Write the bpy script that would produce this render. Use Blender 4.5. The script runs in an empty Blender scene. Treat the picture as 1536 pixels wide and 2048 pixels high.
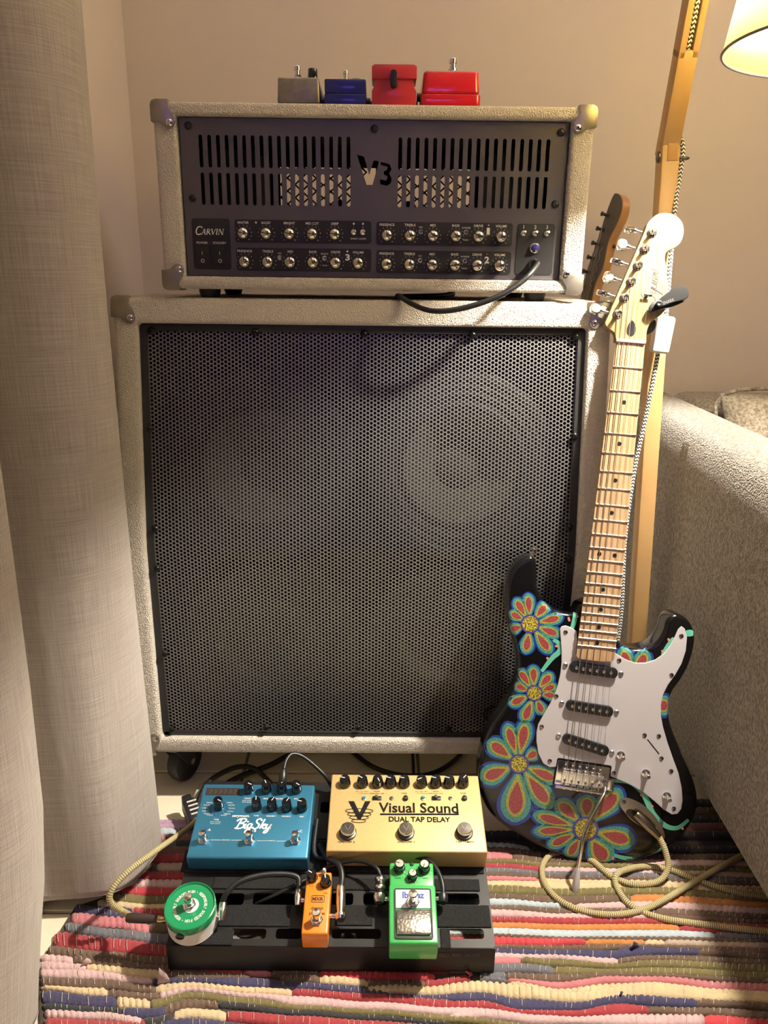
import bpy, bmesh, math, random
from mathutils import Vector, Matrix
random.seed(7)
S = bpy.context.scene
COL = S.collection
PI = math.pi

# ------------------------------------------------------------------ camera
F_PX, PITCH, ROLL, YAW = 1528.06, 0.3021, 0.0122, 0.0074
CAM = Vector((0.0268, 0.0, 0.8979))
_f = Vector((math.sin(YAW) * math.cos(PITCH), math.cos(YAW) * math.cos(PITCH), -math.sin(PITCH)))
_r = Vector((math.cos(YAW), -math.sin(YAW), 0))
_u = _r.cross(_f)
RT = _r * math.cos(ROLL) + _u * math.sin(ROLL)
UP = _u * math.cos(ROLL) - _r * math.sin(ROLL)
FW = _f
cd = bpy.data.cameras.new('camera')
cd.sensor_fit = 'VERTICAL'; cd.sensor_height = 24.0
cd.lens = F_PX * 24.0 / 2048.0
cd.clip_start = 0.02; cd.clip_end = 60
cam = bpy.data.objects.new('camera', cd); COL.objects.link(cam)
cam.matrix_world = Matrix(((RT.x, UP.x, -FW.x, CAM.x), (RT.y, UP.y, -FW.y, CAM.y), (RT.z, UP.z, -FW.z, CAM.z), (0, 0, 0, 1)))
S.camera = cam

# ------------------------------------------------------------------ world, lights, exposure
S.view_settings.view_transform = 'Standard'
S.view_settings.look = 'None'
S.view_settings.gamma = 1.0
S.view_settings.use_curve_mapping = False
S.view_settings.exposure = 0.3
w = bpy.data.worlds.new('world'); S.world = w; w.use_nodes = True
w.node_tree.nodes['Background'].inputs[0].default_value = (1.0, 0.82, 0.75, 1)
w.node_tree.nodes['Background'].inputs[1].default_value = 0.025

def area(name, loc, target, sx, sy, power, color):
    l = bpy.data.lights.new(name, 'AREA'); l.shape = 'RECTANGLE'; l.size = sx; l.size_y = sy
    l.energy = power; l.color = color
    o = bpy.data.objects.new(name, l); COL.objects.link(o); o.location = loc
    o.rotation_euler = (Vector(target) - Vector(loc)).to_track_quat('-Z', 'Y').to_euler()
    return o
# violet glow of a screen behind the photographer; the room's own light comes from the floor lamp and its bounce
area('screen_light', (0.05, -2.0, 1.62), (0.0, 1.2, 1.05), 0.75, 0.35, 2.5, (0.38, 0.22, 1.0))
# warm overhead fill added to lift the walls and tops, not a real fitting
area('ceiling_fill', (1.25, 0.92, 2.40), (0.3, 0.95, 0.3), 0.7, 0.7, 13.5, (1.0, 0.785, 0.67))
LAMP_GLOW = 4800.0

# ------------------------------------------------------------------ pixel rays onto real planes
def ray(px, py):
    return FW + RT * ((px - 768) / F_PX) + UP * ((1024 - py) / F_PX)
def atY(px, py, Y):
    d = ray(px, py); return CAM + d * ((Y - CAM.y) / d.y)
def atZ(px, py, Z):
    d = ray(px, py); return CAM + d * ((Z - CAM.z) / d.z)
def atX(px, py, X):
    d = ray(px, py); return CAM + d * ((X - CAM.x) / d.x)
def onM(M, px, py, off=0.0):
    """local (x, y) of the point where the ray meets the plane z=off of frame M"""
    Mi = M.inverted(); o = Mi @ CAM; d = Mi.to_3x3() @ ray(px, py)
    k = (off - o.z) / d.z; return (o.x + d.x * k, o.y + d.y * k)
def frame(origin, ex, ey, ez):
    ex, ey, ez = Vector(ex), Vector(ey), Vector(ez)
    return Matrix(((ex.x, ey.x, ez.x, origin[0]), (ex.y, ey.y, ez.y, origin[1]), (ex.z, ey.z, ez.z, origin[2]), (0, 0, 0, 1)))
T = Matrix.Translation
def RX(a): return Matrix.Rotation(a, 4, 'X')
def RY(a): return Matrix.Rotation(a, 4, 'Y')
def RZ(a): return Matrix.Rotation(a, 4, 'Z')

# ------------------------------------------------------------------ materials
MATS = {}
def mat(name, col=(0.8, 0.8, 0.8), rough=0.5, metal=0.0, bump=None, var=None, coat=0.0, spec=None, emit=None, trans=0.0, sheen=0.0, aniso=0.0):
    """bump=(kind, scale, strength, distance) ; var=(scale, colour2, contrast)"""
    if name in MATS: return MATS[name]
    m = bpy.data.materials.new(name); m.use_nodes = True
    nt = m.node_tree; b = nt.nodes['Principled BSDF']; N = nt.nodes.new; Lk = nt.links.new
    b.inputs['Base Color'].default_value = (*col, 1); b.inputs['Roughness'].default_value = rough
    b.inputs['Metallic'].default_value = metal
    if coat: b.inputs['Coat Weight'].default_value = coat; b.inputs['Coat Roughness'].default_value = 0.08
    if spec is not None: b.inputs['Specular IOR Level'].default_value = spec
    if emit: b.inputs['Emission Color'].default_value = (*emit[0], 1); b.inputs['Emission Strength'].default_value = emit[1]
    if trans: b.inputs['Transmission Weight'].default_value = trans
    if sheen: b.inputs['Sheen Weight'].default_value = sheen; b.inputs['Sheen Roughness'].default_value = 0.5
    tc = N('ShaderNodeTexCoord')
    if var:
        n = N('ShaderNodeTexNoise'); n.inputs['Scale'].default_value = var[0]; n.inputs['Detail'].default_value = 4
        Lk(tc.outputs['Object'], n.inputs['Vector'])
        r = N('ShaderNodeValToRGB'); c = var[2] if len(var) > 2 else 0.2
        r.color_ramp.elements[0].position = 0.5 - c; r.color_ramp.elements[1].position = 0.5 + c
        r.color_ramp.elements[0].color = (*col, 1); r.color_ramp.elements[1].color = (*var[1], 1)
        Lk(n.outputs['Fac'], r.inputs['Fac']); Lk(r.outputs['Color'], b.inputs['Base Color'])
    if bump:
        k, sc, st, di = bump
        bp = N('ShaderNodeBump'); bp.inputs['Strength'].default_value = st; bp.inputs['Distance'].default_value = di
        if k == 'noise':
            n = N('ShaderNodeTexNoise'); n.inputs['Scale'].default_value = sc; n.inputs['Detail'].default_value = 3
            Lk(tc.outputs['Object'], n.inputs['Vector']); Lk(n.outputs['Fac'], bp.inputs['Height'])
        elif k == 'leather':
            n = N('ShaderNodeTexNoise'); n.inputs['Scale'].default_value = sc * 0.35; n.inputs['Detail'].default_value = 2
            mp = N('ShaderNodeVectorMath'); mp.operation = 'MULTIPLY_ADD'
            mp.inputs[1].default_value = (0.006, 0.006, 0.006)
            Lk(tc.outputs['Object'], n.inputs['Vector']); Lk(n.outputs['Color'], mp.inputs[0]); Lk(tc.outputs['Object'], mp.inputs[2])
            v = N('ShaderNodeTexVoronoi'); v.feature = 'DISTANCE_TO_EDGE'; v.inputs['Scale'].default_value = sc
            Lk(mp.outputs[0], v.inputs['Vector'])
            r = N('ShaderNodeValToRGB'); r.color_ramp.elements[1].position = 0.28
            Lk(v.outputs['Distance'], r.inputs['Fac']); Lk(r.outputs['Color'], bp.inputs['Height'])
        elif k == 'voronoi':
            v = N('ShaderNodeTexVoronoi'); v.inputs['Scale'].default_value = sc
            Lk(tc.outputs['Object'], v.inputs['Vector']); Lk(v.outputs['Distance'], bp.inputs['Height'])
        Lk(bp.outputs['Normal'], b.inputs['Normal'])
    MATS[name] = m
    return m

def weave_mat(name, c1, c2, su, sv, strength, dist, vscale=60, noise=(18.0, 0.35), rough=0.9):
    """woven cloth: warp and weft ridges from the UV map (metres), slubs from stretched noise"""
    m = bpy.data.materials.new(name); m.use_nodes = True; nt = m.node_tree
    b = nt.nodes['Principled BSDF']; N = nt.nodes.new; Lk = nt.links.new
    b.inputs['Roughness'].default_value = rough; b.inputs['Sheen Weight'].default_value = 0.25
    b.inputs['Specular IOR Level'].default_value = 0.2
    uv = N('ShaderNodeUVMap')
    def wave(direction, sc):
        x = N('ShaderNodeTexWave'); x.wave_type = 'BANDS'; x.bands_direction = direction
        x.inputs['Scale'].default_value = sc; x.inputs['Distortion'].default_value = 1.2
        x.inputs['Detail'].default_value = 1; x.inputs['Detail Scale'].default_value = 2.0
        Lk(uv.outputs['UV'], x.inputs['Vector']); return x
    a, c = wave('X', su), wave('Y', sv)
    mx = N('ShaderNodeMath'); mx.operation = 'MAXIMUM'; Lk(a.outputs['Fac'], mx.inputs[0]); Lk(c.outputs['Fac'], mx.inputs[1])
    def slub(sx, sy):
        mp = N('ShaderNodeMapping'); mp.inputs['Scale'].default_value = (sx, sy, 1)
        n = N('ShaderNodeTexNoise'); n.inputs['Scale'].default_value = 1.0; n.inputs['Detail'].default_value = 3
        Lk(uv.outputs['UV'], mp.inputs['Vector']); Lk(mp.outputs['Vector'], n.inputs['Vector']); return n
    s1, s2 = slub(noise[0], vscale * 10), slub(vscale * 10, noise[0])
    ad = N('ShaderNodeMath'); ad.operation = 'ADD'; Lk(s1.outputs['Fac'], ad.inputs[0]); Lk(s2.outputs['Fac'], ad.inputs[1])
    r = N('ShaderNodeMapRange'); r.inputs['From Min'].default_value = 0.7; r.inputs['From Max'].default_value = 1.35
    Lk(ad.outputs[0], r.inputs['Value'])
    mix = N('ShaderNodeMix'); mix.data_type = 'RGBA'
    mix.inputs['A'].default_value = (*c1, 1); mix.inputs['B'].default_value = (*c2, 1)
    Lk(r.outputs['Result'], mix.inputs['Factor']); Lk(mix.outputs['Result'], b.inputs['Base Color'])
    h = N('ShaderNodeMath'); h.operation = 'MULTIPLY_ADD'; h.inputs[1].default_value = noise[1]
    Lk(ad.outputs[0], h.inputs[0]); Lk(mx.outputs[0], h.inputs[2])
    bp = N('ShaderNodeBump'); bp.inputs['Strength'].default_value = strength; bp.inputs['Distance'].default_value = dist
    Lk(h.outputs[0], bp.inputs['Height']); Lk(bp.outputs['Normal'], b.inputs['Normal'])
    MATS[name] = m
    return m

def braid_mat(name, c1, c2, su, sv, thresh=0.5, rough=0.8):
    """braided sleeve: checks/chevrons along the UV map (u = turns round the tube, v = metres)"""
    m = bpy.data.materials.new(name); m.use_nodes = True; nt = m.node_tree
    b = nt.nodes['Principled BSDF']; N = nt.nodes.new; Lk = nt.links.new
    b.inputs['Roughness'].default_value = rough
    uv = N('ShaderNodeUVMap'); sp = N('ShaderNodeSeparateXYZ'); Lk(uv.outputs['UV'], sp.inputs[0])
    def M(op, a, bb, c=None):
        x = N('ShaderNodeMath'); x.operation = op
        for i, v in enumerate((a, bb, c)):
            if v is None: continue
            if isinstance(v, (int, float)): x.inputs[i].default_value = v
            else: Lk(v, x.inputs[i])
        return x.outputs[0]
    tu = M('PINGPONG', M('MULTIPLY', sp.outputs[0], su), 0.5)      # zigzag round the tube
    s = M('FRACT', M('ADD', M('MULTIPLY', sp.outputs[1], sv), tu), 0)
    k = M('GREATER_THAN', s, thresh)
    mix = N('ShaderNodeMix'); mix.data_type = 'RGBA'
    mix.inputs['A'].default_value = (*c1, 1); mix.inputs['B'].default_value = (*c2, 1)
    Lk(k, mix.inputs['Factor']); Lk(mix.outputs['Result'], b.inputs['Base Color'])
    bp = N('ShaderNodeBump'); bp.inputs['Strength'].default_value = 0.5; bp.inputs['Distance'].default_value = 0.0006
    Lk(s, bp.inputs['Height']); Lk(bp.outputs['Normal'], b.inputs['Normal'])
    MATS[name] = m
    return m

TOLEX = mat('white_tolex', (0.74, 0.675, 0.58), 0.5, bump=('leather', 330, 0.75, 0.0020), var=(6, (0.70, 0.635, 0.54), 0.3))
BLACK = mat('black_plastic', (0.012, 0.012, 0.013), 0.38)
BLACKM = mat('black_matt', (0.014, 0.014, 0.014), 0.75)
BLACKG = mat('black_gloss', (0.006, 0.006, 0.007), 0.12, coat=0.6)
RUBBER = mat('black_rubber', (0.018, 0.018, 0.018), 0.55)
CHROME = mat('chrome', (0.78, 0.77, 0.75), 0.14, 1.0)
STEEL = mat('brushed_steel', (0.55, 0.53, 0.50), 0.33, 1.0, bump=('noise', 300, 0.1, 0.0005))
DSTEEL = mat('dark_steel', (0.10, 0.10, 0.10), 0.4, 0.8)
CORNERM = mat('corner_metal', (0.50, 0.46, 0.38), 0.36, 0.9, bump=('noise', 120, 0.25, 0.001), var=(40, (0.38, 0.35, 0.29), 0.2))
WHITEP = mat('white_print', (0.80, 0.79, 0.76), 0.5)
GREYP = mat('grey_print', (0.42, 0.41, 0.39), 0.5)
BLACKP = mat('black_print', (0.008, 0.007, 0.007), 0.75, spec=0.15)
WHITEPL = mat('white_plastic', (0.60, 0.59, 0.57), 0.4)

# ------------------------------------------------------------------ mesh builder
class MB:
    def __init__(s): s.v = []; s.f = []; s.m = []; s.uv = {}
    def add(s, verts, faces, M=None, mi=0, uvs=None):
        o = len(s.v)
        s.v += [tuple(M @ Vector(p)) for p in verts] if M is not None else [tuple(p) for p in verts]
        for i, f in enumerate(faces):
            if uvs is not None: s.uv[len(s.f)] = uvs[i]
            s.f.append(tuple(o + k for k in f)); s.m.append(mi)
        return s
    def bm(s, b, M=None, mi=0):
        b.verts.index_update()
        s.add([v.co for v in b.verts], [[v.index for v in f.verts] for f in b.faces], M, mi); b.free(); return s
    def box(s, c, d, M=None, mi=0, bev=0.0, seg=2):
        b = bmesh.new(); bmesh.ops.create_cube(b, size=1.0)
        bmesh.ops.scale(b, vec=d, verts=b.verts); bmesh.ops.translate(b, vec=c, verts=b.verts)
        if bev: bmesh.ops.bevel(b, geom=list(b.edges), offset=bev, segments=seg, affect='EDGES', profile=0.5)
        return s.bm(b, M, mi)
    def prism(s, poly, z0, z1, M=None, mi=0, bev=0.0, seg=2, top_scale=1.0):
        b = bmesh.new(); n = len(poly)
        cx = sum(p[0] for p in poly) / n; cy = sum(p[1] for p in poly) / n
        lo = [b.verts.new((p[0], p[1], z0)) for p in poly]
        hi = [b.verts.new((cx + (p[0] - cx) * top_scale, cy + (p[1] - cy) * top_scale, z1)) for p in poly]
        b.faces.new(lo[::-1]); b.faces.new(hi)
        for i in range(n): b.faces.new((lo[i], lo[(i + 1) % n], hi[(i + 1) % n], hi[i]))
        bmesh.ops.recalc_face_normals(b, faces=b.faces)
        if bev:
            es = [e for e in b.edges if len(e.link_faces) == 2 and e.calc_face_angle(0) > 0.6]
            bmesh.ops.bevel(b, geom=es, offset=bev, segments=seg, affect='EDGES', profile=0.5, clamp_overlap=True)
        bmesh.ops.triangulate(b, faces=[f for f in b.faces if len(f.verts) > 8])
        return s.bm(b, M, mi)
    def lathe(s, prof, seg=24, M=None, mi=0, cap=True):
        """prof: (radius, height) pairs, turned about local z"""
        v = []; f = []; n = len(prof)
        for (r, z) in prof:
            for k in range(seg):
                a = 2 * PI * k / seg; v.append((r * math.cos(a), r * math.sin(a), z))
        for i in range(n - 1):
            for k in range(seg):
                k2 = (k + 1) % seg; f.append((i * seg + k, i * seg + k2, (i + 1) * seg + k2, (i + 1) * seg + k))
        if cap:
            if prof[0][0] > 1e-6: f.append(tuple(range(seg))[::-1])
            if prof[-1][0] > 1e-6: f.append(tuple((n - 1) * seg + k for k in range(seg)))
        return s.add(v, f, M, mi)
    def tube(s, path, r, seg=10, M=None, mi=0, cap=True):
        pts = [Vector(p) for p in path]; n = len(pts); v = []; f = []; uvs = []
        d0 = (pts[1] - pts[0]).normalized(); nrm = d0.orthogonal().normalized(); ln = 0
        L = []
        for i, p in enumerate(pts):
            d = (pts[min(i + 1, n - 1)] - pts[max(i - 1, 0)]).normalized()
            nrm = (nrm - d * nrm.dot(d)).normalized(); bn = d.cross(nrm)
            if i: ln += (p - pts[i - 1]).length
            L.append(ln); rr = r[i] if isinstance(r, (list, tuple)) else r
            for k in range(seg):
                a = 2 * PI * k / seg; v.append(p + nrm * (rr * math.cos(a)) + bn * (rr * math.sin(a)))
        for i in range(n - 1):
            for k in range(seg):
                k2 = (k + 1) % seg; f.append((i * seg + k, i * seg + k2, (i + 1) * seg + k2, (i + 1) * seg + k))
                u0, u1 = k / seg, (k + 1) / seg; uvs.append(((u0, L[i]), (u1, L[i]), (u1, L[i + 1]), (u0, L[i + 1])))
        if cap:
            f.append(tuple(range(seg))[::-1]); uvs.append(((0, 0),) * seg)
            f.append(tuple((n - 1) * seg + k for k in range(seg))); uvs.append(((0, 0),) * seg)
        return s.add(v, f, M, mi, uvs)
    def cyl(s, a, b, r, seg=16, M=None, mi=0, r2=None):
        return s.tube([a, b], [r, r if r2 is None else r2], seg, M, mi)
    def build(s, name, mats, parent=None, smooth=35, mesh_only=False):
        me = bpy.data.meshes.new(name); me.from_pydata(s.v, [], s.f)
        ml = mats if isinstance(mats, (list, tuple)) else [mats]
        for m in ml: me.materials.append(m)
        if len(ml) > 1: me.polygons.foreach_set('material_index', s.m)
        if s.uv:
            ul = me.uv_layers.new(name='UVMap')
            for i, u in s.uv.items():
                p = me.polygons[i]
                for k, li in enumerate(p.loop_indices): ul.data[li].uv = u[k]
        if smooth:
            me.polygons.foreach_set('use_smooth', [True] * len(me.polygons)); me.set_sharp_from_angle(angle=math.radians(smooth))
        me.update()
        if mesh_only: return me
        return link(name, me, parent)
def link(name, data, parent=None, M=None):
    o = bpy.data.objects.new(name, data); COL.objects.link(o)
    if parent: o.parent = parent
    if M is not None: o.matrix_local = M
    return o
def tag(o, label, cat, group=None, kind=None):
    if label: o['label'] = label
    if cat: o['category'] = cat
    if group: o['group'] = group
    if kind: o['kind'] = kind
    return o
def thing(name, M, label, cat, group=None):
    o = bpy.data.objects.new(name, None); COL.objects.link(o); o.empty_display_size = 0.05
    o.matrix_world = M; return tag(o, label, cat, group)
def struct(o):
    o['kind'] = 'structure'; return o
def plabel(o, t): o['label'] = t; return o

def rrect(w, h, r, n=5, cx=0, cy=0):
    p = []
    for (sx, sy, a0) in ((1, 1, 0), (-1, 1, 90), (-1, -1, 180), (1, -1, 270)):
        for k in range(n + 1):
            a = math.radians(a0 + 90 * k / n)
            p.append((cx + sx * (w / 2 - r) + r * math.cos(a), cy + sy * (h / 2 - r) + r * math.sin(a)))
    return p
def circle(r, n=16, cx=0, cy=0): return [(cx + r * math.cos(2 * PI * k / n), cy + r * math.sin(2 * PI * k / n)) for k in range(n)]
def plate(loops, depth):
    """flat sheet with holes: loops[0] outline, the rest holes; returns verts, faces (front at z=0, back at z=-depth)"""
    c = bpy.data.curves.new('tmp', 'CURVE'); c.dimensions = '2D'; c.fill_mode = 'BOTH'; c.extrude = depth / 2
    for lp in loops:
        sp = c.splines.new('POLY'); sp.points.add(len(lp) - 1)
        for i, p in enumerate(lp): sp.points[i].co = (p[0], p[1], 0, 1)
        sp.use_cyclic_u = True
    o = bpy.data.objects.new('tmp', c); me = bpy.data.meshes.new_from_object(o)
    v = [(x.co.x, x.co.y, x.co.z - depth / 2) for x in me.vertices]; f = [tuple(p.vertices) for p in me.polygons]
    bpy.data.objects.remove(o); bpy.data.curves.remove(c); bpy.data.meshes.remove(me)
    return v, f
_tc = {}
def glyphs(s, shear=0.0, bold=0.0):
    k = (s, shear, bold)
    if k in _tc: return _tc[k]
    c = bpy.data.curves.new('tmp', 'FONT'); c.body = s; c.size = 1.0; c.shear = shear; c.offset = bold; c.resolution_u = 3
    c.fill_mode = 'FRONT'
    o = bpy.data.objects.new('tmp', c); me = bpy.data.meshes.new_from_object(o)
    v = [(x.co.x, x.co.y) for x in me.vertices]; f = [tuple(p.vertices) for p in me.polygons]
    bpy.data.objects.remove(o); bpy.data.curves.remove(c); bpy.data.meshes.remove(me)
    _tc[k] = (v, f); return _tc[k]
def text(mb, s, cx, cy, h, w=None, z=0.0, M=None, mi=0, shear=0.0, bold=0.0, rot=0.0):
    """flat lettering centred on (cx, cy), h = height of its box, w = its width"""
    v, f = glyphs(s, shear, bold)
    x0 = min(p[0] for p in v); x1 = max(p[0] for p in v); y0 = min(p[1] for p in v); y1 = max(p[1] for p in v)
    ky = h / max(y1 - y0, 1e-6); kx = (w / (x1 - x0)) if w else ky
    c, sn = math.cos(rot), math.sin(rot); o = []
    for p in v:
        a = (p[0] - (x0 + x1) / 2) * kx; b = (p[1] - (y0 + y1) / 2) * ky
        o.append((cx + a * c - b * sn, cy + a * sn + b * c, z))
    mb.add(o, f, M, mi); return mb
def catmull(pts, n=6, closed=False):
    P = [Vector(p) for p in pts]; m = len(P); out = []
    rng = range(m if closed else m - 1)
    for i in rng:
        if closed: a, b, c, d = P[(i - 1) % m], P[i], P[(i + 1) % m], P[(i + 2) % m]
        else: a, b, c, d = P[max(i - 1, 0)], P[i], P[i + 1], P[min(i + 2, m - 1)]
        for k in range(n):
            t = k / n
            out.append(0.5 * ((2 * b) + (c - a) * t + (2 * a - 5 * b + 4 * c - d) * t * t + (3 * b - 3 * c + d - a) * t ** 3))
    if not closed: out.append(P[-1])
    return out
def stroke(mb, pts, w, z=0.0, M=None, mi=0, smooth=5, taper=False):
    """flat pen stroke of width w along 2-D points"""
    p = [Vector((q[0], q[1])) for q in pts]
    if smooth: p = [Vector((q.x, q.y)) for q in catmull([Vector((q.x, q.y, 0)) for q in p], smooth)]
    n = len(p); v = []; f = []
    for i in range(n):
        d = p[min(i + 1, n - 1)] - p[max(i - 1, 0)]
        if d.length < 1e-9: d = Vector((1, 0))
        d.normalize(); nn = Vector((-d.y, d.x))
        ww = w[min(i * len(w) // n, len(w) - 1)] if isinstance(w, (list, tuple)) else w
        if taper: ww *= 0.25 + 0.75 * math.sin(PI * (i + 0.5) / n)
        a, b = p[i] + nn * ww / 2, p[i] - nn * ww / 2
        v += [(a.x, a.y, z), (b.x, b.y, z)]
    for i in range(n - 1): f.append((2 * i, 2 * i + 1, 2 * i + 3, 2 * i + 2))
    mb.add(v, f, M, mi); return mb
def copy_tree(o, parent=None):
    c = o.copy(); COL.objects.link(c); c.parent = parent
    for ch in list(o.children): copy_tree(ch, c)
    return c
# ================================================================== THE ROOM
WALL = mat('wall_paint', (0.675, 0.595, 0.53), 0.8, bump=('noise', 90, 0.06, 0.002), var=(2.2, (0.66, 0.58, 0.52), 0.3))
WY, WX = 1.72, -0.485
mb = MB(); mb.box((1.35, WY + 0.05, 1.2), (3.9, 0.10, 2.6)); struct(mb.build('wall_back', WALL))
mb = MB(); mb.box((WX - 0.05, -0.7, 1.2), (0.10, 4.95, 2.6)); struct(mb.build('wall_left', WALL))

mb = MB(); mb.box((1.35, -0.7, 2.5), (3.9, 4.95, 0.08)); struct(mb.build('ceiling', mat('ceiling_white', (0.80, 0.74, 0.66), 0.9)))
GROUT = mat('tile_grout', (0.34, 0.29, 0.22), 0.9)
TILE = mat('cream_stone', (0.80, 0.73, 0.57), 0.32, var=(9, (0.74, 0.66, 0.50), 0.12), bump=('noise', 40, 0.05, 0.002))
mb = MB(); mb.box((1.2, -0.6, -0.03), (3.6, 4.8, 0.05))
floor = struct(mb.build('floor', GROUT))
A = atZ(487, 1545, 0); B = atZ(496, 1512, 0)
ang = math.atan2(B.y - A.y, B.x - A.x) - PI / 2
ts = 0.33
mb = MB(); mb.box((0, 0, -0.0045), (ts - 0.006, ts - 0.006, 0.009), bev=0.0012, seg=1)
tile_me = mb.build('tile', TILE, mesh_only=True)
for i in range(-5, 7):
    for j in range(-4, 3):
        c = Vector((A.x, A.y, 0)) + RZ(ang) @ Vector(((i + 0.5) * ts, (j + 0.5) * ts, 0))
        if c.x < WX + 0.02 or c.x > 1.5 or c.y > WY - 0.02 or c.y < -0.3: continue
        link('tile', tile_me, floor, T((c.x, c.y, 0)) @ RZ(ang))
mb = MB(); mb.box((WX + 0.012, 0.55, 0.012), (0.024, 2.30, 0.024), bev=0.004)
struct(mb.build('baseboard_left', mat('white_trim', (0.80, 0.76, 0.66), 0.4)))

# ------------------------------------------------------------------ curtain
LINEN = weave_mat('linen_curtain', (0.37, 0.325, 0.285), (0.57, 0.515, 0.46), 260, 260, 0.6, 0.0012, vscale=60, noise=(14, 1.1))
def curtain():
    bot = [(-.455, 1.135), (-.405, 1.085), (-.335, 1.045), (-.312, 1.0), (-.317, .962), (-.335, .925), (-.362, .897), (-.402, .888), (-.440, .885), (-.462, .870), (-.452, .835),
           (-.412, .79), (-.374, .75), (-.355, .715), (-.362, .67), (-.392, .63), (-.435, .61), (-.455, .57), (-.44, .50), (-.39, .45), (-.375, .40), (-.42, .33), (-.45, .25), (-.42, .12), (-.45, .0)]
    top = [(-.455, 1.12), (-.41, 1.085), (-.345, 1.05), (-.318, 1.0), (-.320, .962), (-.334, .928), (-.358, .902), (-.398, .890), (-.435, .886), (-.458, .870), (-.446, .832),
           (-.40, .785), (-.358, .745), (-.338, .71), (-.347, .665), (-.38, .625), (-.425, .605), (-.445, .56), (-.43, .49), (-.38, .44), (-.37, .39), (-.41, .32), (-.44, .24), (-.42, .12), (-.45, .0)]
    b = catmull([Vector((*p, 0)) for p in bot], 7); t = catmull([Vector((*p, 0)) for p in top], 7)
    n = len(b); L = [0]
    for i in range(1, n): L.append(L[-1] + (b[i] - b[i - 1]).length)
    zs = [0, .01, .05, .12, .2, .3, .45, .6, .8, 1.0, 1.2, 1.4, 1.6, 1.9, 2.35]
    v = []; f = []; uv = []
    random.seed(3)
    for j, z in enumerate(zs):
        k = min(1, z / 0.55); k = k * k * (3 - 2 * k)
        for i in range(n):
            p = b[i].lerp(t[i], k)
            if p.y < 0.8 and z < 0.25: p = p + Vector((-0.038 * (1 - z / 0.25) * min(1, (0.8 - p.y) / .06), 0, 0))
            wob = 0.004 * math.sin(L[i] * 23 + z * 2.2) + 0.003 * math.sin(L[i] * 41 - z * 3.7)
            zz = 0.022 + z + (0.014 * math.sin(L[i] * 9 + 0.6) if z < 0.02 else 0.0) + (0.030 * max(0, 1 - abs(p.y - 0.87) / .06) if z < 0.02 else 0)
            v.append((p.x + wob, p.y, zz))
    for j in range(len(zs) - 1):
        for i in range(n - 1):
            f.append((j * n + i, j * n + i + 1, (j + 1) * n + i + 1, (j + 1) * n + i))
            uv.append(((L[i], zs[j]), (L[i + 1], zs[j]), (L[i + 1], zs[j + 1]), (L[i], zs[j + 1])))
    mb = MB(); mb.add(v, f, uvs=uv)
    root = thing('curtain', T((-0.41, 0.8, 0.02)), 'grey-beige linen curtain hanging in deep folds by the left wall', 'curtain')
    o = mb.build('fabric', LINEN, None, smooth=80)
    o.parent = root; o.matrix_parent_inverse = root.matrix_world.inverted()
    md = o.modifiers.new('thick', 'SOLIDIFY'); md.thickness = 0.0018; md.offset = 0
    mb = MB(); path = [Vector(p) + Vector((0.0008, 0, 0.001)) for p in v[:n]]
    mb.tube(path, 0.0009, 6); h = mb.build('hem', LINEN); h.parent = root; h.matrix_parent_inverse = root.matrix_world.inverted()
curtain()

# ------------------------------------------------------------------ rag rug
RC = dict(n=(.062, .056, .125), k=(.62, .22, .235), p=(.72, .50, .49), g=(.17, .17, .19), r=(.40, .050, .058), b=(.165, .105, .070), o=(.20, .165, .060),
          c=(.74, .58, .34), x=(.040, .040, .042), l=(.55, .64, .69), a=(.62, .25, .07), v=(.52, .34, .48), e=(.54, .42, .33), w=(.60, .060, .075), t=(.24, .11, .085))
RM = {k: mat('rag_' + k, tuple(x * .92 for x in c), 0.95, bump=('noise', 420, 0.5, 0.0016), var=(60, tuple(x * 0.68 for x in c), 0.3), sheen=0.2) for k, c in RC.items()}
rug = thing('rag_rug', T((0.15, 0.85, 0.0)), 'woven rag rug of red, pink, navy, olive and cream stripes', 'rug')
RZ0 = 0.004
def rug_part(o): o.parent = rug; o.matrix_parent_inverse = rug.matrix_world.inverted(); return o
def floorp(px, py): p = atZ(px, py, RZ0 + 0.004); return p
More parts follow.
